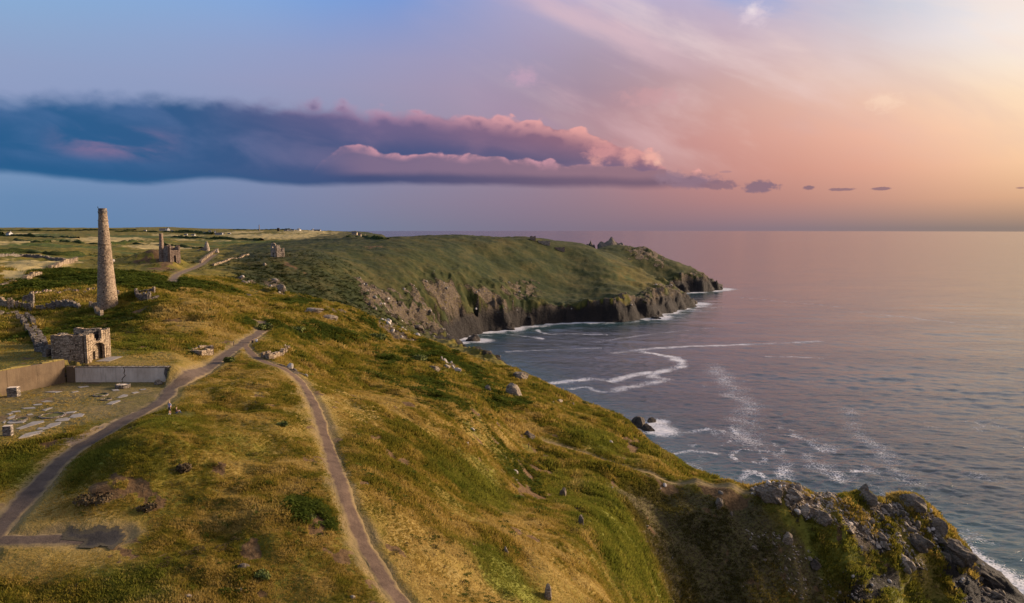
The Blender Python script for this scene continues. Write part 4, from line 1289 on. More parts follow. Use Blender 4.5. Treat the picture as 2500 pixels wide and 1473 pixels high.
arch = (1.25, 5.25, 0.0, lambda s: 2.15 + .90 * math.sqrt(max(0, 1 - ((s - 3.25) / 2.0) ** 2)))
part_wall('arched_front_wall', (-.22, 0), (-.22, 7.1), .44, gable_top, [arch], colw=.26, rag=.05)
bm = bmesh.new()  # ring of voussoirs
for i in range(17):
    a0 = math.pi * (i + .5) / 17
    y_ = 3.25 - 2.12 * math.cos(a0)
    z_ = 2.15 + 1.02 * math.sin(a0)
    bx(bm, -.22, y_, z_, .50, .26, .26, 0, .02)
from_bm('arch_ring', bm, M_STONE, RB)
vents = [(1.45, 1.72, 1.95, 2.25), (3.05, 3.3, 1.95, 2.3), (4.0, 4.3, 3.05, 3.3), (3.55, 3.9, 1.0, 1.35), (.5, .75, 2.9, 3.1)]
part_wall('side_wall', (-5.95, .3), (-.62, .3), .6, lambda s: 4.78 + .06 * math.sin(s * 3), vents, colw=.3, rag=.06)
part_wall('rear_wall', (-5.95, 6.8), (-.62, 6.8), .6, lambda s: 5.0 + .12 * math.sin(s * 2), (), rag=.10)
part_wall('west_wall', (-5.65, .62), (-5.65, 6.48), .6, lambda s: 4.4 + .35 * math.sin(s * .9), (), M_DARKSTONE)
part_wall('inner_wall', (-1.15, 2.75), (-1.15, 6.48), .4, lambda s: 3.1, [(.55, 1.25, 0, 1.5)], rag=.05)
part_wall('rear_gable', (-1.85, .62), (-1.85, 6.48), .5, lambda s: 5.25 - abs(s - 2.6) * .14 + .1 * math.sin(s * 4), [(.7, 1.6, 0, 2.4)], M_NEARBLACK, rag=.08)
bm = bmesh.new()
for i in range(26):
    bx(bm, -3.4 + random.uniform(-2, 1.9), random.uniform(.8, 6.2), .12, random.uniform(.3, .7), random.uniform(.3, .6), random.uniform(.15, .4), random.uniform(0, 3), .05)
tag(from_bm('fallen_rubble', bm, M_DARKSTONE, RB), kind='stuff')
bm = bmesh.new()
bx(bm, 1.3, 4.2, .04, 2.3, 4.6, .14, .03)
from_bm('threshold_slab', bm, M_SLAB, RB)

# ------------------------------------------------------------------ concrete retaining walls
WR = empty('cracked_retaining_wall', (-72.4, 117.45, 75.0), 0, 'long grey concrete retaining wall with a jagged crack, below the ruined building', 'wall')
crack = [(9.1, 0), (8.75, .35), (9.0, .75), (9.35, 1.1), (9.15, 1.5), (9.3, 1.95), (9.12, 2.45)]


def slab_wall(name, left, right, th, parent, mat, y0=0.0):
    """an upright slab whose two end edges follow polylines (s, z)"""
    n_ = len(left)
    bm = bmesh.new()
    fr = [[bm.verts.new((s, y0 + o, z)) for s, z in e] for o in (-th / 2, th / 2) for e in (left, right)]
    fl_, fr_, bl_, br_ = fr
    for i in range(n_ - 1):
        bm.faces.new((fl_[i], fr_[i], fr_[i + 1], fl_[i + 1]))
        bm.faces.new((br_[i], bl_[i], bl_[i + 1], br_[i + 1]))
        bm.faces.new((bl_[i], fl_[i], fl_[i + 1], bl_[i + 1]))
        bm.faces.new((fr_[i], br_[i], br_[i + 1], fr_[i + 1]))
    bm.faces.new((fl_[-1], fr_[-1], br_[-1], bl_[-1]))
    return from_bm(name, bm, mat, parent)


zsl = [z for _, z in crack]
slab_wall('wall_panel', [(1.3, z - .3 if z == 0 else z) for z in zsl], [(7.72, z - .3 if z == 0 else z) for z in zsl], .7, WR, M_CONC, .1)
slab_wall('wall_panel', [(7.75, z - .3 if z == 0 else z * .995) for z in zsl], [(s, z - .3 if z == 0 else z * .995) for s, z in crack], .7, WR, M_CONC, .08)
slab_wall('wall_panel', [(s + .17, z - .3 if z == 0 else z * .985) for s, z in crack], [(15.9 + .12 * math.sin(z * 3), z - .3 if z == 0 else z * .985) for z in zsl], .7, WR, M_CONC, .1)
slab_wall('wall_end', [(15.93 + .12 * math.sin(z * 3), z - .3 if z == 0 else z * .97) for z in zsl], [(16.5 + .16 * math.sin(z * 5), z - .3 if z == 0 else z * .97) for z in zsl], .62, WR, M_DARKSTONE)
slab_wall('buttress', [(.05, z - .3 if z == 0 else z * 1.08) for z in zsl], [(1.27, z - .3 if z == 0 else z * 1.08) for z in zsl], .8, WR, M_WARMCONC, -.1)
bm = bmesh.new()
bx(bm, 8.9, .1, 2.50, 15.2, .84, .07, 0, .02)
from_bm('coping', bm, M_DARKSTONE, WR)
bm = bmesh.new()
bx(bm, -.25, -.52, 1.25, .45, .3, .6)  # solid block, coloured dark for the shade of an opening
from_bm('drain_dark_block', bm, M_WETROCK, WR)

WLp0, WLp1 = np.array([-72.75, 117.0]), np.array([-81.5, 95.5])
dl_ = WLp1 - WLp0
WL = empty('ochre_retaining_wall', (*WLp0, 75.0), math.atan2(dl_[1], dl_[0]), 'tall ochre stained concrete retaining wall running out of the left edge', 'wall')
Lw = float(np.hypot(*dl_))
for i in range(5):
    a, b = Lw * i / 5 + .015, Lw * (i + 1) / 5 - .015
    zz = [-.4, 1.2, 2.6, 3.75]
    slab_wall('wall_panel', [(a, z) for z in zz], [(b, z) for z in zz], .55 + .01 * (i % 2), WL, M_WARMCONC)
bm = bmesh.new()
wall_cols(bm, (.1, .05), (Lw, .05), .5, 3.76, lambda s: .14 + .1 * math.sin(s), (), .6, .05)
tag(from_bm('turf_capping', bm, flat_material('dry_turf', (.20, .15, .045), .95), WL), kind='stuff')

for (px, py, w_, h_, nm, lb) in [(34, 968, 1.45, 1.35, 'concrete_block', 'dark square concrete block at the foot of the ochre wall'), (20, 1063, .95, 1.15, 'concrete_pillar', 'dark stubby concrete pillar on the slab floor at the left edge')]:
    p = G([(px, py)])[0]
    e_ = empty(nm, tuple(p), R(12), lb, 'concrete block')
    bm = bmesh.new()
    bx(bm, 0, 0, h_ / 2 - .1, w_, w_ * .85, h_ + .2, 0, .03)
    bmesh.ops.bevel(bm, geom=bm.edges[:], offset=.05, segments=1, affect='EDGES')
    from_bm('shaft', bm, M_DARKSTONE, e_)
    bm = bmesh.new()
    bx(bm, 0, 0, h_ + .035, w_ * .9, w_ * .78, .06, .05, .03)
    from_bm('cap', bm, M_CONC, e_)

# ------------------------------------------------------------------ slabs and buddles of the dressing floor
z2 = lambda P: [(x / 3.682, 700 + y / 3.682) for x, y in P]
SLABS = [[(170, 1370), (230, 1320), (380, 1290), (440, 1277), (370, 1320), (260, 1352)], [(325, 1288), (345, 1270), (430, 1265), (445, 1274), (380, 1288)], [(410, 1262), (450, 1232), (550, 1218), (540, 1240), (460, 1270)], [(495, 1213), (520, 1190), (600, 1180), (630, 1187), (610, 1205), (540, 1213)],
         [(622, 1180), (650, 1155), (720, 1142), (760, 1148), (735, 1170), (660, 1182)], [(140, 1280), (230, 1245), (290, 1217), (390, 1205), (395, 1220), (280, 1255), (180, 1285)], [(60, 1226), (90, 1207), (200, 1202), (240, 1207), (200, 1227), (90, 1234)], [(65, 1185), (90, 1170), (145, 1155), (130, 1180), (80, 1195)],
         [(580, 1145), (600, 1130), (690, 1122), (660, 1140)], [(60, 1150), (110, 1133), (122, 1141), (80, 1154)], [(1000, 930), (1060, 924), (1075, 936), (1020, 940)], [(1050, 1000), (1110, 970), (1150, 975), (1140, 988), (1070, 1003)], [(1180, 955), (1230, 945), (1252, 952), (1200, 963)], [(1255, 926), (1310, 918), (1318, 928), (1270, 933)],
         [(400, 950), (480, 940), (560, 944), (500, 957)], [(370, 1036), (420, 1023), (480, 1031), (400, 1043)], [(290, 1063), (370, 1054), (382, 1066), (310, 1070)], [(190, 1093), (310, 1085), (322, 1098), (220, 1102)], [(240, 1151), (290, 1142), (302, 1153), (255, 1160)], [(100, 1126), (180, 1117), (192, 1128), (120, 1134)],
         [(380, 1110), (430, 1096), (470, 1086), (480, 1090), (410, 1118)], [(20, 1222), (50, 1205), (60, 1212), (32, 1232)], [(700, 905), (780, 893), (800, 899), (720, 913)], [(640, 950), (700, 938), (712, 944), (660, 956)], [(20, 1300), (60, 1280), (120, 1282), (60, 1300)], [(960, 1060), (1000, 1035), (1070, 1022), (1085, 1030), (1010, 1062)]]
SF = tag(empty('dressing_floor', (0, 0, 0)), kind='structure')
for P in SLABS:
    W = G(z2(P))
    c = W.mean(0)
    bm = bmesh.new()
    k = [bm.verts.new((q[0] - c[0] + random.uniform(-.06, .06), q[1] - c[1] + random.uniform(-.06, .06), .05 + random.uniform(-.02, .02))) for q in W]
    f = bm.faces.new(k)
    if f.normal.z < 0 or True:
        bm.normal_update()
        if f.normal.z < 0:
            f.normal_flip()
    ex = bmesh.ops.extrude_face_region(bm, geom=[f])
    bmesh.ops.translate(bm, vec=(0, 0, -.34), verts=[v for v in ex['geom'] if isinstance(v, bmesh.types.BMVert)])
    bmesh.ops.recalc_face_normals(bm, faces=bm.faces[:])
    o = from_bm('slab', bm, M_SLAB, SF)
    o.location = (c[0], c[1], hz(c[0], c[1]))
BUD = [(1105, 908, 62, 'raised', 'raised round stone buddle beside the cracked concrete wall'), (905, 978, 66, 'ring', 'sunken round buddle overgrown with grass, middle of the floor'), (470, 1163, 108, 'ring', 'widest round buddle ring, beside the row of pale slabs'),
       (180, 1200, 62, 'ring', 'round buddle ring among slabs near the left edge'), (955, 1018, 46, 'ring', 'smallest dark round hollow of a buddle in the turf')]
for cx_, cy_, rx_, kind_, lb in BUD:
    q = G(z2([(cx_, cy_), (cx_ + rx_, cy_)]))
    rr = float(np.hypot(*(q[1] - q[0])[:2]))
    e_ = empty('round_buddle', (q[0][0], q[0][1], hz(q[0][0], q[0][1])), 0, lb, 'buddle', 'round buddles of the dressing floor')
    bm = bmesh.new()
    hh = .55 if kind_ == 'raised' else .16
    lathe(bm, [(rr, -.2), (rr * .985, hh), (rr * .86, hh + .02), (rr * .84, hh - .12)], 30, .05)
    from_bm('rim', bm, M_DARKSTONE, e_)
    bm = bmesh.new()
    lathe(bm, [(rr * .85, hh - .1), (rr * .5, hh - .08 if kind_ == 'raised' else .03), (rr * .16, hh if kind_ == 'raised' else .10), (.02, hh + .03 if kind_ == 'raised' else .12)], 30, .03)
    from_bm('floor', bm, M_CONC if kind_ == 'raised' else flat_material('buddle_turf', (.085, .08, .02), .95), e_)


# ------------------------------------------------------------------ low ruins
def ruin(name, label, pieces, h, th=.7, mat=None, group=None, cat='ruin', rag=.3, colw=.45):
    """low ruined walls along measured base lines; each piece is a part"""
    allpts = [p for pc in pieces for p in pc]
    W = G(allpts)
    o = W[0]
    e_ = empty(name, (o[0], o[1], o[2]), 0, label, cat, group)
    i = 0
    for j, pc in enumerate(pieces):
        seg = W[i:i + len(pc)]
        i += len(pc)
        bm = bmesh.new()
        for a, b in zip(seg[:-1], seg[1:]):
            n_ = max(1, int(np.hypot(*(b - a)[:2]) / 4))
            for q in range(n_):
                u0, u1 = a + (b - a) * q / n_, a + (b - a) * (q + 1) / n_
                zb_ = min(hz(*u0[:2]), hz(*u1[:2])) - .5
                hh = h if np.isscalar(h) else h[j]
                ph = random.uniform(0, 6)
                wall_cols(bm, u0[:2] - o[:2], u1[:2] - o[:2], th, zb_ - o[2], lambda s: hh + .5 + .22 * hh * math.sin(s * .9 + ph), (), colw, rag, .08)
        from_bm('wall', bm, mat or M_STONE, e_)
    return e_


ruin('ruined_wall', 'long low ruined wall at the left edge behind the dressing floor', [[(-30, 752), (20, 756), (52, 756)]], 2.6)
ruin('ruined_chamber', 'roofless stone chamber with dark interior left of the chimney', [[(54, 757), (78, 760), (80, 748)], [(56, 742), (84, 742)], [(88, 758), (112, 757)]], [2.1, 2.6, 1.4], mat=M_DARKSTONE)
ruin('ruined_wall', 'ruined rubble wall between the stone chamber and the chimney', [[(112, 755), (150, 752), (195, 756)], [(150, 745), (190, 744)]], [2.0, 1.2], mat=M_DARKSTONE)
ruin('ruined_wall', 'sloping heap of wall stones at the left foot of the chimney', [[(222, 756), (240, 768), (250, 775)]], 1.7)
ruin('ruined_wall', 'low purple brown wall base behind the chimney foot', [[(188, 752), (222, 748), (240, 752)]], .9, mat=M_DARKSTONE)
ruin('ruined_hut', 'ruined grey stone hut standing in the grass right of the chimney', [[(332, 722), (340, 733), (348, 738)], [(350, 739), (362, 738), (365, 730)], [(366, 735), (388, 732)], [(330, 720), (378, 718)]], [1.8, 2.0, 1.3, 1.5], mat=M_DARKSTONE)
ruin('ruined_pier', 'small grey masonry pier just right of the chimney shaft', [[(283, 724), (291, 724)]], 2.2, 1.2, M_DARKSTONE, rag=.1)
ruin('flue_ruin', 'pair of parallel flue walls sunk in the grass above the ochre wall', [[(40, 772), (58, 793), (76, 822), (92, 850)], [(66, 778), (84, 802), (98, 830), (110, 852)]], 1.5, .8, M_DARKSTONE, rag=.2)
ruin('flue_ruin', 'broken end of an old flue at the left edge', [[(-20, 776), (10, 774), (26, 776)], [(30, 770), (50, 778)]], 1.3, .9, M_DARKSTONE)
ruin('ruined_wall', 'dark broken wall joining the flue to the ruined building', [[(88, 858), (104, 860), (124, 862)], [(108, 872), (128, 868)]], [1.6, 1.5], mat=M_DARKSTONE)
ruin('ruined_wall', 'pinkish remains of walls in the grass left of the chimney', [[(78, 722), (120, 716), (138, 714)], [(140, 722), (170, 714), (190, 718)]], .9, mat=M_RED)
ruin('ruined_wall', 'curved stone bank of a ruin close left of the chimney', [[(206, 724), (215, 716), (232, 713)]], 1.2, mat=M_STONE)
ruin('stone_hut', 'small roofless stone box beside the fork of the two paths', [[(462, 866), (490, 872), (502, 870)], [(503, 869), (518, 866), (514, 855)], [(486, 858), (512, 856)], [(462, 864), (484, 858)]], [1.0, 1.3, 1.0, .8], .5, M_STONE, rag=.08)
ruin('stone_revetment', 'curved dry stone revetment facing the bank right of the path fork', [[(642, 872), (662, 878), (684, 872), (704, 858)]], 1.1, .8, M_STONE, rag=.35, colw=.4)

# field walls
for pts, h_, lb, mt in [([(-30, 629), (60, 629), (120, 633), (175, 641)], 2.0, 'long dark stone field wall along the far side of the straw field', M_DARKSTONE), ([(187, 637), (165, 645), (142, 652), (122, 660)], 2.4, 'pale thick stone wall slanting down the right end of the straw field', M_STONE),
                        ([(98, 671), (78, 677), (60, 688)], 2.0, 'broken pale stretch of stone wall at the near corner of the straw field', M_STONE), ([(0, 699), (30, 692), (58, 685)], 1.0, 'low tumbled stone wall along the near edge of the straw field', M_STONE),
                        ([(532, 612), (510, 626), (489, 643)], 1.8, 'pale stone wall beside the grit track past the engine house', M_STONE), ([(606, 623), (560, 634), (520, 649)], 1.2, 'low pale stone bank curving above the green slope', M_STONE), ([(222, 660), (240, 661), (262, 664)], .8, 'thin pale wall line behind the tall chimney', M_STONE)]:
    W = G(pts)
    e_ = empty('field_wall', tuple(W[0]), 0, lb, 'stone wall', 'stone field walls')
    bm = bmesh.new()
    for a, b in zip(W[:-1], W[1:]):
        n_ = max(1, int(np.hypot(*(b - a)[:2]) / 6))
        for q in range(n_):
            u0, u1 = a + (b - a) * q / n_, a + (b - a) * (q + 1) / n_
            wall_cols(bm, u0[:2] - W[0][:2], u1[:2] - W[0][:2], 1.5, min(hz(*u0[:2]), hz(*u1[:2])) - .4 - W[0][2], lambda s: h_ + .4, (), 1.1, .3, .15)
    from_bm('stones', bm, mt, e_)

# ------------------------------------------------------------------ engine houses and far stacks
p = G([(413, 641)])[0]
EA = empty('engine_house', tuple(p), R(0), 'ruined brown engine house with attached round chimney above the red spoil heap', 'engine house')
u_ = np.array([-.70, .714])
v_ = np.array([.74, .67])
c0, c1, c2_, c3 = np.zeros(2), u_ * 8.4, u_ * 8.4 + v_ * 6.2, v_ * 6.2
part_wall('side_wall', c0 + u_ * .05, c1, .9, lambda s: 10.2 - max(0, s - 4.6) * .55, [(1.1, 2.3, 2.3, 4.2)], M_RED, -.6, EA, colw=.5, rag=.2)
part_wall('bob_wall', c0 + v_ * .47, c3, 1.0, lambda s: 10.4 if (s < .9 or s > 5.0) else 7.6, [(2.2, 3.3, 0, 4.6)], M_RED, -.6, EA, colw=.4, rag=.12)
part_wall('far_wall', c3 + u_ * .5, c2_, .9, lambda s: 9.9 - max(0, s - 5) * .4, (), M_RED, -.6, EA, colw=.5, rag=.2)
part_wall('rear_wall', c1 + v_ * .47, c2_ - v_ * .47, .9, lambda s: 9.6 + 1.2 * (1 - abs(s - 2.6) / 2.6), [(2, 3.2, 4, 6)], M_RED, -.6, EA, colw=.5, rag=.25)
bm = bmesh.new()
cq = c1 + np.array([-1.1, .2])
lathe(bm, [(1.75, -1), (1.6, 5), (1.45, 9), (1.3, 9.2), (1.1, 13.5), (1.05, 16.2), (1.2, 16.25), (1.2, 16.7), (.8, 16.7), (.8, 15)], 20, .05, cq[0], cq[1])
from_bm('round_chimney', bm, M_RED, EA)

p = G([(674, 629)])[0]
EB = empty('engine_house', tuple(p), 0, 'pale ruined engine house alone on the cliff edge above the cove', 'engine house')
u_ = np.array([-.86, .5])
v_ = np.array([.80, .6])
c0, c1, c3 = np.zeros(2), u_ * 4.9, v_ * 6.2
c2_ = c1 + v_ * 6.2
part_wall('gable_wall', c0 + u_ * .02, c1, .9, lambda s: 9.4 + 1.7 * math.sqrt(max(0, 1 - ((s - 2.4) / 2.6) ** 2)), [(1.7, 2.9, .9, 4.0), (1.9, 2.9, 7.4, 8.8)], M_FAR, -.6, EB, colw=.35, rag=.08)
part_wall('side_wall', c0 + v_ * .47, c3, .9, lambda s: 9.6 if s < 2.4 else (6.9 if s < 3.4 else (4.6 if s < 4.1 else 7.1)), [(4.2, 5.0, 2.2, 4.0)], M_FAR, -.6, EB, colw=.35, rag=.2)
part_wall('rear_wall', c3 + u_ * .47, c2_, .9, lambda s: 7.2, (), M_FAR, -.6, EB, colw=.45, rag=.3)
part_wall('far_wall', c1 + v_ * .47, c2_ - v_ * .47, .9, lambda s: 8.0 - s * .3, (), M_FAR, -.6, EB, colw=.45, rag=.3)

for px, py, hpx, r0_, r1_, lb, nm in [(505, 613, 21, 2.6, .9, 'pale broken chimney stump leaning against rubble on the far plateau', 'chimney_stump'), (530, 617, 8, 1.8, .4, 'small pointed stub of masonry beside the track wall', 'chimney_stump')]:
    p = G([(px, py)])[0]
    h_ = hpx * mpp(p)
    e_ = empty(nm, tuple(p), 0, lb, 'ruin')
    bm = bmesh.new()
    lathe(bm, [(r0_, -1), (r0_ * .95, h_ * .3), ((r0_ + r1_) / 2, h_ * .6), (r1_, h_ * .98), (r1_ * .4, h_)], 14, .12)
    from_bm('shaft', bm, M_FAR, e_)
    if hpx > 10:
        bm = bmesh.new()
        wall_cols(bm, (-9, 1), (-1.5, 0), 1.6, -.8, lambda s: 1.4 + .35 * s, (), .6, .4)
        from_bm('wall', bm, M_FAR, e_)
        bm = bmesh.new()
        lathe(bm, [(r1_ * .9, h_ * .9), (r1_ * 1.15, h_ * .92), (r1_ * .9, h_ * .94)], 14, .05)
        from_bm('string_course', bm, M_FAR, e_)


def far_at(px, py, d):
    q = at(px, py, d)
    return np.array([q[0], q[1], hz(q[0], q[1])])


p = far_at(633, 563, 1750)
e_ = empty('distant_stack', tuple(p), 0, 'thin dark chimney stack on the skyline of the far plateau', 'chimney')
bm = bmesh.new()
hs = CAMZ + at(633, 549.5, 1750)[2] - CAMZ - p[2]
lathe(bm, [(1.6, -1), (1.5, hs * .35), (1.0, hs * .36), (.8, hs), (.95, hs + .1), (.95, hs + .5), (.3, hs + .5)], 12)
from_bm('shaft', bm, M_DARKSTONE, e_)

# headland-top ruins
for px, py, wpx, hpx, lb, mt in [(1301, 582, 12, 9, 'dark square ruin on the skyline of the headland', M_RED), (1328, 585, 28, 8, 'long low roofless building on the headland skyline', M_FAR), (1367, 589, 22, 7, 'broken wall at the right end of the headland ruins', M_RED)]:
    p = far_at(px, py, 985)
    s_ = 985 / F
    w_, h_ = wpx * s_, max(2.5, hpx * s_)
    e_ = empty('headland_ruin', tuple(p), 0, lb, 'ruin', 'ruins on the headland skyline')
    for nm, a, b in (('front_wall', (-w_ / 2, -2), (w_ / 2, -2)), ('rear_wall', (-w_ / 2, 3), (w_ / 2, 3)), ('end_wall', (w_ / 2, -1.4), (w_ / 2, 2.4)), ('end_wall', (-w_ / 2, -1.4), (-w_ / 2, 2.4))):
        part_wall(nm, a, b, .9, lambda s: h_ + 2 + .4 * math.sin(s * 1.3), (), mt, -2, e_, colw=.6, rag=.35)


# ------------------------------------------------------------------ far houses
M_WHITE = flat_material('whitewash', (.52, .50, .47), .8)
M_GREYW = flat_material('grey_render', (.34, .32, .30), .8)
M_TANW = flat_material('tan_stone', (.38, .30, .21), .85)
M_SLATE = flat_material('slate_roof', (.075, .070, .075), .7)
M_BROWNR = flat_material('brown_roof', (.15, .10, .075), .8)
M_PANE = flat_material('dark_glass', (.02, .022, .026), .15)


def house(px, py, d, wpx, hpx, mat, roof, label, rz=0.0, group='houses of the far plateau', chim=True, cat='house', wins=2):
    p = far_at(px, py, d)
    s_ = d / F
    L, hh = wpx * s_, hpx * s_
    D = min(7.0, L * .8)
    wh = hh * .58
    e_ = empty('far_house', (p[0], p[1], p[2] - .5), rz, label, cat, group)
    bm = bmesh.new()
    v = [bm.verts.new(c) for c in ((-L / 2, -D / 2, 0), (L / 2, -D / 2, 0), (L / 2, D / 2, 0), (-L / 2, D / 2, 0), (-L / 2, -D / 2, wh + .5), (L / 2, -D / 2, wh + .5), (L / 2, D / 2, wh + .5), (-L / 2, D / 2, wh + .5), (L / 2, 0, hh + .5), (-L / 2, 0, hh + .5))]
    for f in ((0, 1, 5, 4), (1, 2, 6, 8, 5), (2, 3, 7, 6), (3, 0, 4, 9, 7)):
        bm.faces.new([v[i] for i in f])
    from_bm('wall', bm, mat, e_)
    bm = bmesh.new()
    o = .3
    for sgn in (-1, 1):
        a = [(-L / 2 - o, sgn * (D / 2 + o), wh + .5 - o * .4), (L / 2 + o, sgn * (D / 2 + o), wh + .5 - o * .4), (L / 2 + o, 0, hh + .62), (-L / 2 - o, 0, hh + .62)]
        top_ = [bm.verts.new((x, y, z + .18)) for x, y, z in a]
        lo_ = [bm.verts.new((x, y, z)) for x, y, z in a]
        bm.faces.new(top_)
        bm.faces.new(lo_[::-1])
        for i in range(4):
            bm.faces.new((top_[i], lo_[i], lo_[(i + 1) % 4], top_[(i + 1) % 4]))
    rf = from_bm('roof', bm, roof, e_)
    if chim:
        bm = bmesh.new()
        bx(bm, L * .38, 0, hh + .9, .8, .8, 1.6)
        from_bm('chimney', bm, mat, rf)
    for i in range(wins):
        bm = bmesh.new()
        bx(bm, -L / 2 + L * (i + .7) / (wins + .4), -D / 2 - .02, wh * .55 + .4, .9, .12, 1.1)
        from_bm('window', bm, M_PANE, e_)
    return e_


HOUSES = [(22, 558, 1350, 15, 9, M_WHITE, M_BROWNR, 'white gabled farmhouse alone at the left end of the skyline', R(-30)), (410, 559, 2000, 12, 7, M_WHITE, M_SLATE, 'large white house standing highest on the middle skyline', R(-50)), (398, 560, 2030, 16, 5, M_GREYW, M_BROWNR, 'long brown roofed house left of the large white skyline house', 0),
          (420, 565, 1800, 5, 4, M_WHITE, M_SLATE, 'small white cottage just below the large white skyline house', R(20)), (354, 565, 1800, 7, 4, M_WHITE, M_SLATE, 'small pale cottage left of the skyline houses, below the ridge', 0), (512, 564, 1750, 6, 5, M_WHITE, M_SLATE, 'left one of two bright white cottages in the far hamlet', R(15)),
          (525, 564, 1750, 4, 5, M_WHITE, M_SLATE, 'right, narrower one of two bright white cottages in the far hamlet', R(-60)), (504, 567, 1650, 12, 4, M_GREYW, M_SLATE, 'grey slate roofed house below the two white cottages', 0), (535, 570, 1560, 18, 5, M_GREYW, M_SLATE, 'long dark slate barn in the far hamlet', 0),
          (547, 570.5, 1540, 4, 6, M_TANW, M_BROWNR, 'narrow tan gabled house at the right end of the long slate barn', R(-70)), (560, 572, 1500, 7, 3, M_WHITE, M_SLATE, 'low whitish shed right of the tan gabled house', 0), (472, 572, 1500, 8, 3, M_WHITE, M_SLATE, 'low pale shed in trees left of the far hamlet', 0), (454, 572, 1520, 7, 3, M_GREYW, M_SLATE, 'low grey shed in trees farthest left of the hamlet', 0),
          (699, 571, 1560, 9, 4, M_GREYW, M_SLATE, 'grey low house beside the black stone tower', 0), (707, 571.5, 1540, 6, 5, M_WHITE, M_SLATE, 'white cottage right of the grey low house', R(30)), (716, 571.5, 1540, 6, 4, M_WHITE, M_SLATE, 'second white cottage, in the middle of the coast farm', 0), (730, 571, 1540, 9, 6, M_WHITE, M_SLATE, 'white steep gabled house, biggest of the coast farm', R(80)),
          (764, 571.5, 1530, 6, 4, M_WHITE, M_SLATE, 'last small white cottage before the long dark barn', R(60)), (775, 572.5, 1500, 16, 4, M_GREYW, M_SLATE, 'long dark barn at the right end of the coast farm', 0), (866, 574, 1330, 12, 7, M_TANW, M_SLATE, 'grey roofed stone mine building near the far cliff edge', 0), (878, 574.5, 1320, 7, 8, M_TANW, M_BROWNR, 'tall narrow mine building between two others at the far cliff edge', 0),
          (891, 576, 1300, 6, 8, M_TANW, M_BROWNR, 'tan gable of the outermost mine building by the far cliff', R(85))]
for hdef in HOUSES:
    house(*hdef)
p = far_at(680, 571, 1540)
e_ = empty('stone_tower', tuple(p), 0, 'squat black stone tower beside the coast farm', 'tower')
bm = bmesh.new()
wall_cols(bm, (-2, -1.6), (2, -1.6), .8, -1, lambda s: 8.2, [(1.5, 2.4, 2.5, 4)], .5, .2)
wall_cols(bm, (-2, 1.6), (2, 1.6), .8, -1, lambda s: 7.6, (), .5, .3)
wall_cols(bm, (2, -1.2), (2, 1.2), .8, -1, lambda s: 8.0, (), .5, .3)
wall_cols(bm, (-2, -1.2), (-2, 1.2), .8, -1, lambda s: 8.2, (), .5, .3)
from_bm('wall', bm, M_WETROCK, e_)
# far ship
q = at_sea(945, 573.5)
e_ = empty('sailing_ship', (q[0] * .5, q[1] * .5, 0), 0, 'tiny pale masted ship on the sea beyond the far cliff', 'ship')
bm = bmesh.new()
h0 = [bm.verts.new(v) for v in ((-16, 0, 4), (-14, -3, 4), (12, -3, 4), (17, 0, 5), (12, 3, 4), (-14, 3, 4))]
h1 = [bm.verts.new(v) for v in ((-14, 0, -1), (-12, -2, -1), (10, -2, -1), (13, 0, -1), (10, 2, -1), (-12, 2, -1))]
bm.faces.new(h0)
for i in range(6):
    bm.faces.new((h0[i], h1[i], h1[(i + 1) % 6], h0[(i + 1) % 6]))
from_bm('hull', bm, M_GREYW, e_)
for x in (-6, 5):
    bm = bmesh.new()
    lathe(bm, [(.4, 3), (.2, 34)], 6, 0, x, 0)
    from_bm('mast', bm, M_GREYW, e_)

# ------------------------------------------------------------------ hedges
m, n = material('hedge_leaves')
P_ = n.n('ShaderNodeNewGeometry').outputs['Position']
hn = n.m('ADD', n.m('MULTIPLY', n.noise(P_, .5, 5, .65), .6), n.m('MULTIPLY', n.noise(P_, 2.5, 3, .6), .4))
n.bsdf(n.ramp(hn, [(.35, (.012, .018, .006)), (.55, (.034, .044, .011)), (.72, (.085, .080, .02))]), .95, n.bump(hn, 1.0, 1.2), .05)
M_HEDGE = m
HEDGES = [([(-40, 575), (60, 577), (130, 580), (190, 582)], 4, 4.5, 'dark hedge above the left straw strip on the far plateau'), ([(346, 590), (300, 594), (250, 598), (200, 595), (150, 590)], 3.2, 4, 'dark hedge curving under the pale field behind the tall chimney'), ([(-20, 616), (70, 618), (150, 622), (200, 623)], 2.6, 5, 'dark scrub hedge above the stone wall of the straw field'),
          ([(420, 580), (500, 582), (560, 584), (640, 587)], 3.5, 5, 'dark hedge in front of the wide tan field'), ([(330, 596), (400, 600), (450, 604), (492, 607)], 2.4, 4, 'hedge closing the pale field beside the engine house'), ([(40, 588), (80, 592), (124, 592)], 3, 5, 'rounded clump of hedge in the rough pasture at left'), ([(280, 567), (380, 567), (470, 569), (520, 572)], 4, 6, 'hedge below the skyline houses'),
          ([(-30, 559), (100, 560), (200, 561), (330, 561)], 4.5, 10, 'long dark tree band along the left skyline'), ([(560, 564), (620, 563.5), (700, 564), (780, 567)], 3.5, 8, 'dark hedge along the skyline either side of the thin stack'), ([(850, 578), (900, 581), (945, 585)], 3.2, 5, 'dark hedge running to the far cliff edge'), ([(430, 566), (470, 567), (500, 569)], 4.5, 8, 'dark trees in the far hamlet'), ([(-60, 553), (-20, 552), (6, 553)], 7, 8, 'dark tree clump left of the white farmhouse')]
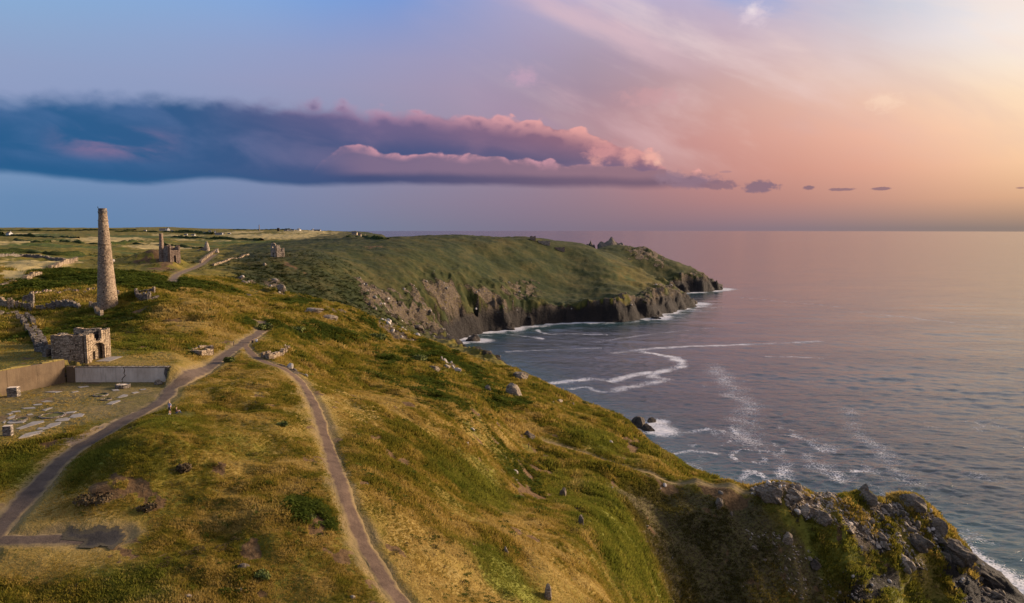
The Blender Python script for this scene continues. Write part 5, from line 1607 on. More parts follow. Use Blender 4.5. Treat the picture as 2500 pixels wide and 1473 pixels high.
for pts, h_, w_, lb in HEDGES:
    W = G(pts) if pts[0][1] > 565 else np.array([far_at(a, b, 1400 if a < 20 and b < 556 else 2050) for a, b in pts])
    P = smooth_line(W[:, :2], 10)
    t = np.linspace(0, len(P) - 1, max(20, int(np.hypot(*np.diff(P, axis=0).T).sum() / 4)))
    x, y = np.interp(t, np.arange(len(P)), P[:, 0]), np.interp(t, np.arange(len(P)), P[:, 1])
    dx, dy = np.gradient(x), np.gradient(y)
    nn = np.hypot(dx, dy) + 1e-9
    q = np.linspace(0, math.pi, 8)
    g_ = np.clip(.75 + .8 * fbm(x, y, 26, 3, .6, 95), .25, 1.5)
    hh = h_ * g_
    wv = w_ * (.7 + .4 * fbm(x, y, 18, 2, .5, 96))
    X = x[:, None] - dy[:, None] / nn[:, None] * np.cos(q) * wv[:, None]
    Y = y[:, None] + dx[:, None] / nn[:, None] * np.cos(q) * wv[:, None]
    bz = height(X, Y)[0]
    Z = bz - .4 + np.sin(q)[None, :] * hh[:, None] * (1 + .35 * vnoise(X / 1.8, Y / 1.8, 97))
    me, _ = grid_mesh('hedge', X, Y, Z)
    tag(link('hedge', me, M_HEDGE), lb, 'hedge', 'hedges of the far plateau')


# ------------------------------------------------------------------ rocks
def rock_mesh(name, seed, sub=3, sx=1, sy=1, sz=1, cuts=9, rough=.13, dip=0.0):
    rr = random.Random(seed)
    bm = bmesh.new()
    bmesh.ops.create_icosphere(bm, subdivisions=sub, radius=1)
    planes = []
    for _ in range(cuts):
        v = Vector((rr.gauss(0, 1), rr.gauss(0, 1), rr.gauss(0, .7))).normalized()
        planes.append((v, rr.uniform(.52, .86)))
    co = np.array([v.co[:] for v in bm.verts])
    nz = fbm(co[:, 0] * 3 + seed * 3.7 + co[:, 2] * 2, co[:, 1] * 3 + co[:, 2] * 2.7, 1.6, 3, .5, seed % 97)
    for v, k in zip(bm.verts, nz):
        p = v.co.copy()
        for nrm, dd in planes:
            e = p.dot(nrm) - dd
            if e > 0:
                p -= nrm * e * .92
        p *= 1 + rough * k
        v.co = (p.x * sx, p.y * sy, p.z * sz)
    if dip:
        bmesh.ops.rotate(bm, cent=(0, 0, 0), matrix=Matrix.Rotation(dip, 3, 'Y'), verts=bm.verts)
    me_ = bpy.data.meshes.new(name)
    bm.to_mesh(me_)
    bm.free()
    return me_


BOULDERS = [(1252, 968, 44, 42, M_ROCK, 'largest pale boulder on the grassy slope above the sea'), (1190, 958, 22, 28, M_ROCK, 'narrow whitish boulder left of the largest pale boulder'), (1270, 926, 40, 20, M_GREYROCK, 'dark flat boulder at the slope edge against the sea'), (1366, 984, 20, 15, M_ROCK, 'pinkish pale boulder near the slope edge, midway down'),
            (1398, 990, 10, 10, M_GREYROCK, 'small grey upright stone right of the pinkish boulder'), (1426, 988, 18, 9, M_WETROCK, 'low dark rock on the slope edge above the bay'), (1293, 1072, 30, 26, M_GREYROCK, 'grey angular boulder just behind the dark standing walker'), (1234, 1354, 14, 26, M_ROCK, 'thin white slab of rock lying on the near grass slope'),
            (1338, 1462, 20, 44, M_ROCK, 'pale rock slab at the bottom edge of the picture'), (1926, 1334, 24, 26, M_ROCK, 'bright white block on the dark face of the promontory'), (1757, 1238, 22, 26, M_GREYROCK, 'dark rounded rock under the brown scar of the neck'), (1786, 1260, 7, 13, M_ROCK, 'tiny white upright stone on the dark gully face'), (1990, 1396, 24, 22, M_WETROCK, 'dark wedge boulder low on the promontory face'),
            (384, 940, 20, 17, M_ROCK, 'grey boulder at the right end of the cracked concrete wall'), (584, 1448, 18, 12, M_ROCK, 'white stones in the grass near the bottom edge'), (592, 1392, 26, 16, M_GREYROCK, 'dark stones lying in the grass left of the earth path'), (457, 1464, 16, 14, M_ROCK, 'pale slab of stone at the bottom edge left of centre'),
            (646, 648, 9, 7, M_ROCK, 'single white rock on the green slope left of the cove'), (604, 724, 14, 10, M_GREYROCK, 'grey rock below the outcrop at the cove head'), (1060, 905, 30, 16, M_ROCK, 'pinkish rock outcrop above the fern slope'), (1090, 900, 20, 14, M_ROCK, 'angular pale rock right of the pinkish outcrop'), (755, 766, 60, 14, M_ROCK, 'long pale rock ledge on the crest facing the cove'),
            (800, 782, 44, 16, M_ROCK, 'rock ledge right of the long pale ledge on the crest'), (685, 714, 22, 22, M_GREYROCK, 'right hand cliff outcrop under the green slope at the cove head'), (596, 694, 22, 14, M_GREYROCK, 'left hand grey cliff outcrop at the cove head'), (1020, 806, 26, 16, M_GREYROCK, 'grey rock rib low on the cove cliff above the water'),
            (860, 1462, 12, 8, M_ROCK, 'small pale stone beside the left edge of the earth path'), (1420, 1290, 14, 50, M_GREYROCK, 'thin grey rock rib on the gully side'), (1375, 1215, 18, 40, M_GREYROCK, 'dark narrow rock rib under the walker’s knoll')]
W = G([(b[0], b[1]) for b in BOULDERS])
for i, ((px, py, wp, hp, mt, lb), p) in enumerate(zip(BOULDERS, W)):
    s_ = mpp(p)
    a, b = wp * s_ / 2, hp * s_ / 2
    me_ = rock_mesh('boulder', 100 + i, 3, a * 1.12, a * random.uniform(.8, 1.1), b * 1.25, 13, .2)
    me_.materials.append(mt)
    o = link('boulder', me_)
    o.location = (p[0], p[1] + a * .5, hz(p[0], p[1] + a * .5) + b * .2)
    tag(o, lb.replace('’', "'"), 'boulder')

for i, (px, py, rad_, hh, w_) in enumerate(SEA_ROCKS):
    q = at_sea(px, py)
    me_ = rock_mesh('sea_rock', 300 + i, 3, rad_, rad_ * .75, hh * 1.15, 14, .25)
    me_.materials.append(M_WETROCK)
    o = link('sea_rock', me_)
    o.location = (q[0], q[1], hh * .1)
    o.rotation_euler = (random.uniform(-.15, .15), random.uniform(-.2, .2), random.uniform(0, 3))
    lb = {'tall': 'tall dark sea rock in white foam below the near slope', 'low': 'low dark skerry right of the tall sea rock', 'leaning': 'leaning black rock in front of the tall sea rock', 'peaked': 'peaked black rock standing in the cove off the cliff', 'steep': 'steep black rock at the foot of the cove cliff', 'small round': 'small round black rock alone in the cove water',
          'wedge': 'black wedge rock in foam beside the cove shore', 'flat': 'flat black rock at the waterline of the headland', 'outermost': 'black rocks at the outermost point of the first headland', 'shelving': 'shelving black rock at the waterline before the headland point', 'tip': 'black rocks ending the second, farther headland'}[w_]
    tag(o, lb, 'sea rock')

# dark peaks behind the headland
for px, wp, top_, lb in [(1490, 52, 588, 'jagged blue grey rock peak rising behind the headland ridge'), (1441, 18, 594, 'small dark rock tooth left of the jagged peak behind the headland')]:
    q = at(px, 606, 1330)
    ht = at(px, top_, 1330)[2] - q[2] + 4
    wm = wp * 1330 / F
    me_ = rock_mesh('rock_peak', int(px), 4, 1, 1, 1, 6, .2)
    for v in me_.vertices:
        a_ = math.hypot(v.co.x, v.co.y)
        k_ = max(0.0, 1 - a_) ** .55 if v.co.z > 0 else -.3
        j_ = .22 * math.sin(v.co.x * 9 + 1) + .15 * math.sin(v.co.x * 21 + v.co.y * 7)
        v.co = (v.co.x * wm * .78, v.co.y * wm * .5, (k_ * (1 + j_) + .02) * ht * 1.05)
    me_.materials.append(M_GREYROCK)
    o = link('rock_peak', me_)
    o.location = (q[0], q[1], q[2] - 3)
    tag(o, lb, 'rock')

OUTCROPS = [(1885, 1222, 60, 40, M_GREYROCK, 'big grey split crag at the inner end of the promontory crest'), (1940, 1222, 46, 30, M_ROCK, 'pale jagged crag just right of the grey split crag'), (2010, 1285, 64, 34, M_ROCK, 'pale upright rock face above the green fern patch'), (1965, 1262, 30, 22, M_ROCK, 'small pale outcrop left of the upright rock face'),
            (2118, 1232, 44, 26, M_GREYROCK, 'dark craggy knoll, the first of two on the promontory skyline'), (2228, 1240, 54, 30, M_GREYROCK, 'dark craggy knoll with grassy top, the outer of two on the skyline'), (2290, 1306, 44, 38, M_GREYROCK, 'dark overhanging crag where the promontory drops to the sea'), (2075, 1300, 40, 18, M_ROCK, 'long pale ledge of rock on the promontory spine'),
            (2240, 1345, 56, 30, M_GREYROCK, 'grey bedded outcrop below the outer knoll'), (2205, 1400, 50, 30, M_ROCK, 'pale ribbed outcrop at the lower end of the promontory spine'), (2340, 1372, 70, 40, M_GREYROCK, 'long dark rock rib slanting down to the sea'), (2410, 1430, 70, 36, M_WETROCK, 'black wave washed rock rib at the right bottom corner'), (2150, 1318, 34, 16, M_ROCK, 'low pale slab beside the lower fern edge')]
W = G([(b[0], b[1]) for b in OUTCROPS])
for i, ((px, py, wp, hp, mt, lb), p) in enumerate(zip(OUTCROPS, W)):
    s_ = mpp(p)
    a, b = wp * s_ / 2, hp * s_ / 2
    me_ = rock_mesh('rock_outcrop', 1300 + i, 4, a * 1.15, a * random.uniform(.55, .8), b * 1.3, 16, .30, R(random.uniform(8, 28)))
    me_.materials.append(mt)
    o = link('rock_outcrop', me_)
    o.location = (p[0], p[1] + a * .3, hz(p[0], p[1] + a * .3) + b * .18)
    o.rotation_euler = (random.uniform(-.15, .15), 0, R(random.uniform(-45, -15)))
    tag(o, lb, 'rock outcrop')

# crag rocks on the promontory: every larger one by itself
CRAG = [rock_mesh('crag_rock', 500 + i, 3, random.uniform(.9, 1.5), random.uniform(.4, .7), random.uniform(.5, 1.1), 15, .12, R(random.uniform(-20, 35))) for i in range(9)]
for me_ in CRAG:
    me_.materials.append(M_ROCK)
CRAGD = [me_.copy() for me_ in CRAG]
for me_ in CRAGD:
    me_.materials.clear()
    me_.materials.append(M_GREYROCK)


def in_poly(P, n, seed):
    r_ = np.random.default_rng(seed)
    lo, hi = P.min(0), P.max(0)
    out = np.zeros((0, 2))
    while len(out) < n:
        q = lo + (hi - lo) * r_.random((n * 3, 2))
        q = q[seg_dist(q[:, 0], q[:, 1], P, True) > 0]
        out = np.vstack([out, q])
    return out[:n]


ZONES = [([(1850, 1190), (1900, 1183), (1960, 1192), (2000, 1215), (1990, 1245), (1930, 1246), (1880, 1220)], 60, (.5, 1.5), CRAG, 'pale jagged rock in the crag at the inner end of the promontory crest'),
         ([(1990, 1200), (2060, 1215), (2130, 1262), (2220, 1335), (2280, 1400), (2200, 1372), (2120, 1320), (2050, 1290), (1995, 1250)], 90, (.4, 1.3), CRAG, 'pale weathered rock along the spine of the promontory'),
         ([(2095, 1220), (2130, 1208), (2165, 1228), (2230, 1228), (2290, 1270), (2310, 1320), (2360, 1356), (2280, 1356), (2200, 1302), (2140, 1262)], 55, (.6, 1.9), CRAGD, 'dark craggy rock on the seaward knolls of the promontory'),
         ([(2280, 1350), (2360, 1350), (2440, 1430), (2470, 1470), (2360, 1472), (2330, 1440), (2420, 1520), (2510, 1500)], 60, (.5, 1.8), CRAGD, 'dark grey slab on the bare seaward end of the promontory'),
         ([(1780, 1290), (1900, 1300), (2000, 1360), (2130, 1430), (2100, 1470), (1950, 1465), (1850, 1400)], 40, (.2, .7), CRAG, 'loose pale stone scattered over the dark promontory face')]
for zi, (pts, cnt, (lo_, hi_), meshes, lb) in enumerate(ZONES):
    P = G(pts)[:, :2]
    pos = in_poly(P, cnt, 900 + zi)
    zz = height(pos[:, 0], pos[:, 1])[0]
    rr = random.Random(zi)
    for (x, y), z in zip(pos, zz):
        k = lo_ + (hi_ - lo_) * rr.random() ** 1.8
        o = link('crag_rock', rr.choice(meshes))
        o.location = (x, y, z + k * .12)
        o.scale = (k * rr.uniform(.8, 1.3), k * rr.uniform(.7, 1.1), k * rr.uniform(.8, 1.25))
        o.rotation_euler = (rr.uniform(-.3, .3), rr.uniform(-.2, .5), R(rr.gauss(-35, 25)))
        how = ('biggest ' if k > lo_ + (hi_ - lo_) * .86 else 'middling ' if k > lo_ + (hi_ - lo_) * .3 else 'small ') + ('upright ' if o.scale[2] > o.scale[0] * 1.08 else 'flat ' if o.scale[2] < o.scale[0] * .86 else '')
        tag(o, how + lb, 'rock', ['rocks of the inner crag', 'rocks along the promontory spine', 'rocks of the seaward knolls', 'slabs of the seaward end', 'stones on the promontory face'][zi])


# ------------------------------------------------------------------ scattered cover drawn as instances on points
def scatter(name, x, y, z, rot, scl, tint, pick, meshes, mat):
    me_ = bpy.data.meshes.new(name)
    n_ = len(x)
    me_.vertices.add(n_)
    me_.vertices.foreach_set('co', np.stack([x, y, z], -1).astype(np.float32).ravel())
    a = me_.attributes.new('rot', 'FLOAT_VECTOR', 'POINT')
    a.data.foreach_set('vector', rot.astype(np.float32).ravel())
    a = me_.attributes.new('scl', 'FLOAT', 'POINT')
    a.data.foreach_set('value', scl.astype(np.float32))
    a = me_.attributes.new('tint', 'FLOAT_VECTOR', 'POINT')
    a.data.foreach_set('vector', tint.astype(np.float32).ravel())
    a = me_.attributes.new('pick', 'INT', 'POINT')
    a.data.foreach_set('value', pick.astype(np.int32))
    o = link(name, me_)
    ng = bpy.data.node_groups.new(name, 'GeometryNodeTree')
    ng.interface.new_socket('Geometry', in_out='INPUT', socket_type='NodeSocketGeometry')
    ng.interface.new_socket('Geometry', in_out='OUTPUT', socket_type='NodeSocketGeometry')
    N, L = ng.nodes, ng.links
    gi, go = N.new('NodeGroupInput'), N.new('NodeGroupOutput')
    iop = N.new('GeometryNodeInstanceOnPoints')
    jg = N.new('GeometryNodeJoinGeometry')
    for k, mm in enumerate(meshes):
        if not mm.materials:
            mm.materials.append(mat)
        src = bpy.data.objects.new(name + '_piece', mm)
        oi = N.new('GeometryNodeObjectInfo')
        oi.inputs['Object'].default_value = src
        oi.inputs['As Instance'].default_value = True
        L.new(oi.outputs['Geometry'], jg.inputs[0])

    def na(nm, typ):
        q = N.new('GeometryNodeInputNamedAttribute')
        q.data_type = typ
        q.inputs['Name'].default_value = nm
        return q.outputs['Attribute']
    L.new(gi.outputs[0], iop.inputs['Points'])
    L.new(jg.outputs[0], iop.inputs['Instance'])
    iop.inputs['Pick Instance'].default_value = True
    L.new(na('pick', 'INT'), iop.inputs['Instance Index'])
    e2r = N.new('FunctionNodeEulerToRotation')
    L.new(na('rot', 'FLOAT_VECTOR'), e2r.inputs[0])
    L.new(e2r.outputs[0], iop.inputs['Rotation'])
    L.new(na('scl', 'FLOAT'), iop.inputs['Scale'])
    L.new(iop.outputs[0], go.inputs[0])
    md = o.modifiers.new('scatter', 'NODES')
    md.node_group = ng
    return tag(o, kind='stuff')


def tuft_mesh(name, seed, n_=13, h=.42, spread=.34, lean=.5, wd=.05):
    rr = random.Random(seed)
    vs, fs = [], []
    for i in range(n_):
        a = rr.uniform(0, 6.283)
        r_ = spread * math.sqrt(rr.random())
        bx_, by_ = r_ * math.cos(a), r_ * math.sin(a)
        hh = h * rr.uniform(.55, 1.15)
        la = a + rr.uniform(-.8, .8)
        ln = lean * hh * rr.uniform(.3, 1.2)
        tx, ty = bx_ + ln * math.cos(la) + .10 * hh, by_ + ln * math.sin(la)
        wa = rr.uniform(0, 3.14)
        wx, wy = wd * math.cos(wa) * rr.uniform(.7, 1.3), wd * math.sin(wa)
        mx_, my_ = bx_ * .55 + tx * .45, by_ * .55 + ty * .45
        b0 = len(vs)
        vs += [(bx_ - wx, by_ - wy, -.06), (bx_ + wx, by_ + wy, -.06), (mx_ + wx * .8, my_ + wy * .8, hh * .68), (mx_ - wx * .8, my_ - wy * .8, hh * .68), (tx, ty, hh * .98)]
        fs += [(b0, b0 + 1, b0 + 2, b0 + 3), (b0 + 3, b0 + 2, b0 + 4)]
    me_ = bpy.data.meshes.new(name)
    me_.from_pydata(vs, [], fs)
    return me_


def leaf_clump(name, seed, n_=34, r0_=.5, h=.55, leaf=.16):
    rr = random.Random(seed)
    vs, fs = [], []
    for i in range(n_):
        a, u = rr.uniform(0, 6.283), rr.random()
        rad_ = r0_ * math.sqrt(u)
        z = h * (1 - u * .7) * rr.uniform(.5, 1.05)
        c = Vector((rad_ * math.cos(a), rad_ * math.sin(a), z))
        d = Vector((math.cos(a), math.sin(a), rr.uniform(-.3, .5))).normalized()
        s_ = d.cross(Vector((0, 0, 1))).normalized() * leaf * rr.uniform(.35, .6)
        d *= leaf * rr.uniform(.9, 1.6)
        b0 = len(vs)
        vs += [tuple(c - s_ * .5 - d * .5), tuple(c + s_ * .5 - d * .5), tuple(c + s_ + d * .1), tuple(c + d), tuple(c - s_ + d * .1)]
        fs += [(b0, b0 + 1, b0 + 2, b0 + 4), (b0 + 4, b0 + 2, b0 + 3)]
    me_ = bpy.data.meshes.new(name)
    me_.from_pydata(vs, [], fs)
    return me_


m, n = material('grass_blades')
tv = n.attr('tint', 'INSTANCER', 'Vector')
df, tl, mx, om = n.n('ShaderNodeBsdfDiffuse'), n.n('ShaderNodeBsdfTranslucent'), n.n('ShaderNodeMixShader'), n.n('ShaderNodeOutputMaterial')
n.put(df.inputs[0], tv)
n.put(tl.inputs[0], tv)
mx.inputs[0].default_value = .45
for a_, b_ in ((df.outputs[0], mx.inputs[1]), (tl.outputs[0], mx.inputs[2]), (mx.outputs[0], om.inputs[0])):
    m.node_tree.links.new(a_, b_)
M_BLADE = m

rgn = np.random.default_rng(21)


def sample_ground(count, rmin, rmax, azlim=37.5, power=1.0):
    """random ground points whose spacing widens with distance"""
    a = np.radians(rgn.uniform(-azlim, azlim, count))
    r_ = rmin * (rmax / rmin) ** (rgn.random(count) ** power)
    return r_ * np.sin(a), r_ * np.cos(a)


def mixc(a, b, t):
    return np.asarray(a)[None, :] * (1 - t[:, None]) + np.asarray(b)[None, :] * t[:, None]


x, y = sample_ground(560000, 52, 420, 37.5, .95)
z, s, sl, pd, fl = height(x, y)
cv_ = all_cover(x, y, s, sl, pd, z)
ok = (s > 6) & (cv_['rock'] < .5) & (cv_['soil'] < .55) & (pd + .35 * rgn.normal(size=len(x)) > .08) & (cv_['field'] < .5)
ok &= ~((fl > .7) & (rgn.random(len(x)) < .6))
on_fl = seg_dist(x, y, FLOOR, True) > -1
ok &= ~(on_fl & (rgn.random(len(x)) < .5))
for P in SLABS:
    ok &= ~(on_fl & (seg_dist(x, y, G(z2(P))[:, :2], True) > -.25))
x, y, z, s, sl, fl, pd = (v[ok] for v in (x, y, z, s, sl, fl, pd))
cv_ = {k: v[ok] for k, v in cv_.items()}
r_ = np.hypot(x, y)
f = .57 + .32 * fbm(x, y, 20, 3, .55, 101) + .46 * fbm(x, y, 3.0, 3, .6, 102) + .16 * (cv_['dry'] - .3) + .08 * rgn.normal(size=len(x)) - .24 * cv_['green'] + .12 * (fl > .5)
f = np.clip(f, 0, 1)
tint = 1.04 * np.where((f < .34)[:, None], mixc((.085, .078, .014), GRASSG, f / .34), np.where((f < .5)[:, None], mixc(GRASSG, OLIVE, (f - .34) / .16), np.where((f < .66)[:, None], mixc(OLIVE, STRAW, (f - .5) / .16), mixc(STRAW, PALE, np.clip((f - .66) / .3, 0, 1)))))
lw = np.clip(cv_['lush'] * 1.2 + .25 * rgn.normal(size=len(x)) * (cv_['lush'] > .1), 0, 1)
tint = tint * (1 - lw[:, None]) + 1.12 * mixc((.080, .092, .012), (.20, .185, .028), np.clip(.4 + .7 * fbm(x, y, 4, 3, .6, 107) + .1 * rgn.normal(size=len(x)), 0, 1)) * lw[:, None]
pw = np.clip(cv_['shaded_face'] * 1.1, 0, 1)
tint = tint * (1 - pw[:, None]) + mixc((.060, .050, .017), (.120, .104, .026), np.clip(.45 + .6 * fbm(x, y, 4, 3, .6, 108) + .15 * rgn.normal(size=len(x)), 0, 1)) * pw[:, None]  # tufts on the gully face tinted dark for its shade
scl = (.55 + .6 * np.clip(.5 + fbm(x, y, 5, 2, .5, 103), 0, 1) + .25 * rgn.random(len(x))) * np.clip(1.15 - .4 * cv_['dry'] - .6 * sstep(fbm(x, y, 13, 3, .5, 109), -.05, .3), .4, 1.2) * np.clip(r_ / 110, .7, 2.0) * np.where(fl > .5, .36, 1) * (1 - .45 * cv_['worn']) * (.35 + .65 * sstep(pd, .3, 3.2))
rot = np.stack([rgn.normal(0, .15, len(x)), rgn.normal(0, .15, len(x)), rgn.uniform(0, 6.28, len(x))], -1)
pp_ = ground_many([(415, 1012), (430, 1010), (617, 838), (626, 836), (1291, 1097)], HF)
near_p = np.min([np.hypot(x - q[0], y - q[1]) for q in pp_], 0)
scl = np.where(near_p < 2.2, scl * .3, scl) * (1 - .5 * np.clip(cv_['shaded_face'], 0, 1))
brk = (cv_['green'] - cv_['lush'] - cv_['shaded_face'] + .25 * rgn.normal(size=len(x)) > .62)
TUFTS = [tuft_mesh('grass_tuft', i, 14, .24 + .04 * i, .44, .8) for i in range(5)]
k = ~brk
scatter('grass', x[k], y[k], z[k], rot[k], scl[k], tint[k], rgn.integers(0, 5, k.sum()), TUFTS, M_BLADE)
CLUMPS = [leaf_clump('bracken_clump', 50 + i) for i in range(4)]
tb = mixc((.042, .060, .010), (.125, .145, .024), np.clip(.45 + .6 * fbm(x, y, 6, 3, .6, 105) + .2 * rgn.normal(size=len(x)), 0, 1))
scatter('bracken_undergrowth', x[brk], y[brk], z[brk], rot[brk], scl[brk] * 1.15, tb[brk], rgn.integers(0, 4, brk.sum()), CLUMPS, M_BLADE)

# low heather and gorse cushions among the grass
x, y = sample_ground(60000, 56, 330, 37, .9)
z, s, sl, pd, fl = height(x, y)
hc = fbm(x, y, 16, 4, .6, 121) + .35 * ridged(.5 * x + .6 * y, 1.2 * y - .5 * x, 10, 3, 6)
ok = (s > 8) & (pd > 1.2) & (fl < .3) & (hc > .34) & (rgn.random(len(x)) < .22)
x, y, z, hc = x[ok], y[ok], z[ok], hc[ok]
kind_ = fbm(x, y, 22, 2, .5, 123) + .25 * rgn.normal(size=len(x))
tb = np.where((kind_ > 0)[:, None], mixc((.055, .065, .014), (.12, .125, .026), rgn.random(len(x))), mixc((.060, .042, .020), (.13, .095, .042), rgn.random(len(x))))
CUSHIONS = [leaf_clump('heather_cushion', 80 + i, 46, .6, .34, .12) for i in range(4)]
scatter('heather_undergrowth', x, y, z - .06, np.stack([x * 0, x * 0, rgn.uniform(0, 6.28, len(x))], -1), rgn.uniform(.45, 1.25, len(x)) * np.clip(np.hypot(x, y) / 120, .8, 1.8), tb, rgn.integers(0, 4, len(x)), CUSHIONS, M_BLADE)

# bracken and scrub farther off
x, y = sample_ground(34000, 420, 660, 30, .8)
z, s, sl, pd, fl = height(x, y)
cv_ = all_cover(x, y, s, sl, pd, z)
ok = (s > 14) & (cv_['rock'] < .4) & (cv_['soil'] < .5) & (cv_['field'] < .3) & (pd > 2) & (rgn.random(len(x)) < sstep(np.hypot(x, y), 660, 480)) & (cv_['green'] + .3 * rgn.normal(size=len(x)) > .45)
x, y, z = x[ok], y[ok], z[ok]
tb = mixc((.014, .022, .006), (.038, .042, .012), np.clip(.45 + .6 * fbm(x, y, 20, 3, .6, 106) + .07 * rgn.normal(size=len(x)), 0, 1))
scatter('scrub_undergrowth', x, y, z - .1, np.stack([x * 0, x * 0, rgn.uniform(0, 6.28, len(x))], -1), rgn.uniform(1.2, 2.6, len(x)), tb, rgn.integers(0, 4, len(x)), CLUMPS, M_BLADE)

# small stones
m, n = material('loose_stone')
n.bsdf(n.attr('tint', 'INSTANCER', 'Vector'), .9, n.bump(n.noise(n.n('ShaderNodeNewGeometry').outputs['Position'], 3, 4, .7), .8, .2), .2)
M_LOOSE = m
STONES = [rock_mesh('stone', 700 + i, 2, 1, .75, .6, 9, .12) for i in range(5)]
SLIVERS = [rock_mesh('sliver', 760 + i, 2, 1.25, (.42, .6, .5, .7, .35)[i], (.40, .34, .7, .3, .5)[i], 14, .10) for i in range(5)]
x, y = sample_ground(150000, 60, 1150, 37, .9)
z, s, sl, pd, fl = height(x, y)
cv_ = all_cover(x, y, s, sl, pd, z)
pr = np.where(cv_['rock'] > .45, np.where(np.hypot(x, y) > 250, .14, .40), .0) * (s > 7) + .0010 * ((sl > .45) & (np.hypot(x, y) > 140)) + .0003 * (np.hypot(x, y) > 140) + .05 * ((cv_['soil'] > .5) & (sl > .4))
ok = (rgn.random(len(x)) < pr) & (s > 3) & (pd > .6) & (fl < .5)
x, y, z, s = x[ok], y[ok], z[ok], s[ok]
r_ = np.hypot(x, y)
br = np.clip(.5 + .35 * rgn.normal(size=len(x)), 0, 1)
tint = mixc((.09, .075, .06), (.46, .40, .34), br) * np.where(z < 12 + 4 * rgn.normal(size=len(x)), .22, 1)[:, None]
scl = np.minimum(rgn.lognormal(-1.25, .55, len(x)), 1.0) * np.clip(r_ / 150, .8, 3.4)
scatter('loose_rubble', x, y, z + scl * .1, rgn.normal(0, .5, (len(x), 3)) + np.array([[0, 0, 1.0]]) * rgn.uniform(0, 6.28, (len(x), 1)), scl, tint, rgn.integers(0, 5, len(x)), STONES, M_LOOSE)

zx, zy, zs_, zt = [], [], [], []
for zi, (pts, cnt, (lo_, hi_), meshes, lb) in enumerate(ZONES):
    q = in_poly(G(pts)[:, :2], [1500, 2400, 1500, 900, 500][zi], 950 + zi)
    keep_ = (fbm(q[:, 0], q[:, 1], 5, 3, .6, 110) > [-.25, -.2, -.2, -.3, .0][zi])
    q = q[keep_]
    zx.append(q)
    zs_.append(np.minimum(rgn.lognormal(-1.12, .5, len(q)), 1.0) * (.6 if zi == 4 else 1))
    b_ = np.clip([.74, .70, .38, .22, .6][zi] + .25 * rgn.normal(size=len(q)), 0, 1)
    zt.append(mixc((.06, .047, .036), (.40, .325, .25), b_))
q = np.vstack(zx)
zz = height(q[:, 0], q[:, 1])[0]
scl = np.concatenate(zs_)
scatter('crag_rubble', q[:, 0], q[:, 1], zz + scl * .1, np.stack([rgn.normal(0, .35, len(q)), rgn.normal(.55, .35, len(q)), rgn.normal(-.55, .4, len(q))], -1), scl, np.vstack(zt), rgn.integers(0, 5, len(q)), SLIVERS, M_LOOSE)

# ------------------------------------------------------------------ bushes one can tell apart
M_BUSH = flat_material('gorse_leaves', (.060, .075, .015), .9, (.115, .125, .026), 2.0)
M_TWIG = flat_material('woody_stem', (.08, .055, .035), .9)
BUSHES = [(643, 806, 34, 14, 'dark bush beside the bend of the path below the cove head'), (645, 1408, 38, 13, 'green bush near the bottom, beside the dark stones'), (745, 1268, 46, 9, 'dark green bush in the hollow left of the earth path'), (450, 1150, 36, 16, 'dark brown bush in the hollow left of centre'), (235, 1222, 74, 11, 'wide dark heather clump at lower left'),
          (362, 1244, 36, 12, 'brown heather clump right of the wide dark one'), (560, 884, 24, 10, 'small green bush at the fork of the paths'), (690, 1040, 26, 10, 'low bush on the straw slope left of the earth path'), (1030, 882, 40, 16, 'green gorse clump on the slope above the bay'), (925, 832, 50, 18, 'dark gorse thicket on the crest facing the cove'), (720, 812, 44, 14, 'dark low thicket right of the path bend')]
W = G([(b[0], b[1]) for b in BUSHES])
for i, ((px, py, wp, hp, lb), p) in enumerate(zip(BUSHES, W)):
    s_ = mpp(p)
    rx_, rz_ = wp * s_ / 2, hp * s_
    e_ = empty('bush', tuple(p), 0, lb, 'bush')
    rr = random.Random(i)
    lf = max(.10, .018 * (p[1] / 60) * 8)
    vs, fs = [], []
    lobes = [(rr.uniform(-.6, .6), rr.uniform(-.5, .5), rr.uniform(.25, .6), rr.uniform(.35, .6)) for _ in range(7)]
    for _ in range(420):
        lx, ly, lz, lr = rr.choice(lobes)
        d = Vector((rr.gauss(0, 1), rr.gauss(0, 1), rr.gauss(.3, .8))).normalized()
        c = Vector(((lx + d.x * lr) * rx_, (ly + d.y * lr) * rx_, max(.03, (lz + d.z * lr) * rz_ * .95)))
        t1 = Vector((rr.gauss(0, 1), rr.gauss(0, 1), rr.gauss(0, 1))).normalized() * lf
        t2 = t1.cross(d).normalized() * lf * .6
        b0 = len(vs)
        vs += [tuple(c - t1), tuple(c + t2), tuple(c + t1), tuple(c - t2)]
        fs.append((b0, b0 + 1, b0 + 2, b0 + 3))
    me_ = bpy.data.meshes.new('foliage')
    me_.from_pydata(vs, [], fs)
    link('foliage', me_, M_BUSH if 'heather' not in lb and 'brown' not in lb else flat_material('heather_leaves', (.065, .045, .022), .95), e_)
    bm = bmesh.new()
    for lx, ly, lz, lr in lobes:
        a, b = Vector((0, 0, -.1)), Vector((lx * rx_, ly * rx_, lz * rz_))
        w3 = max(.02, rz_ * .03)
        q = [bm.verts.new(a + Vector(o_)) for o_ in ((-w3, -w3, 0), (w3, -w3, 0), (0, w3, 0))]
        tp = bm.verts.new(b)
        for j in range(3):
            bm.faces.new((q[j], q[(j + 1) % 3], tp))
    from_bm('stems', bm, M_TWIG, e_)

# ------------------------------------------------------------------ people
SKIN = flat_material('skin', (.46, .27, .19), .6)


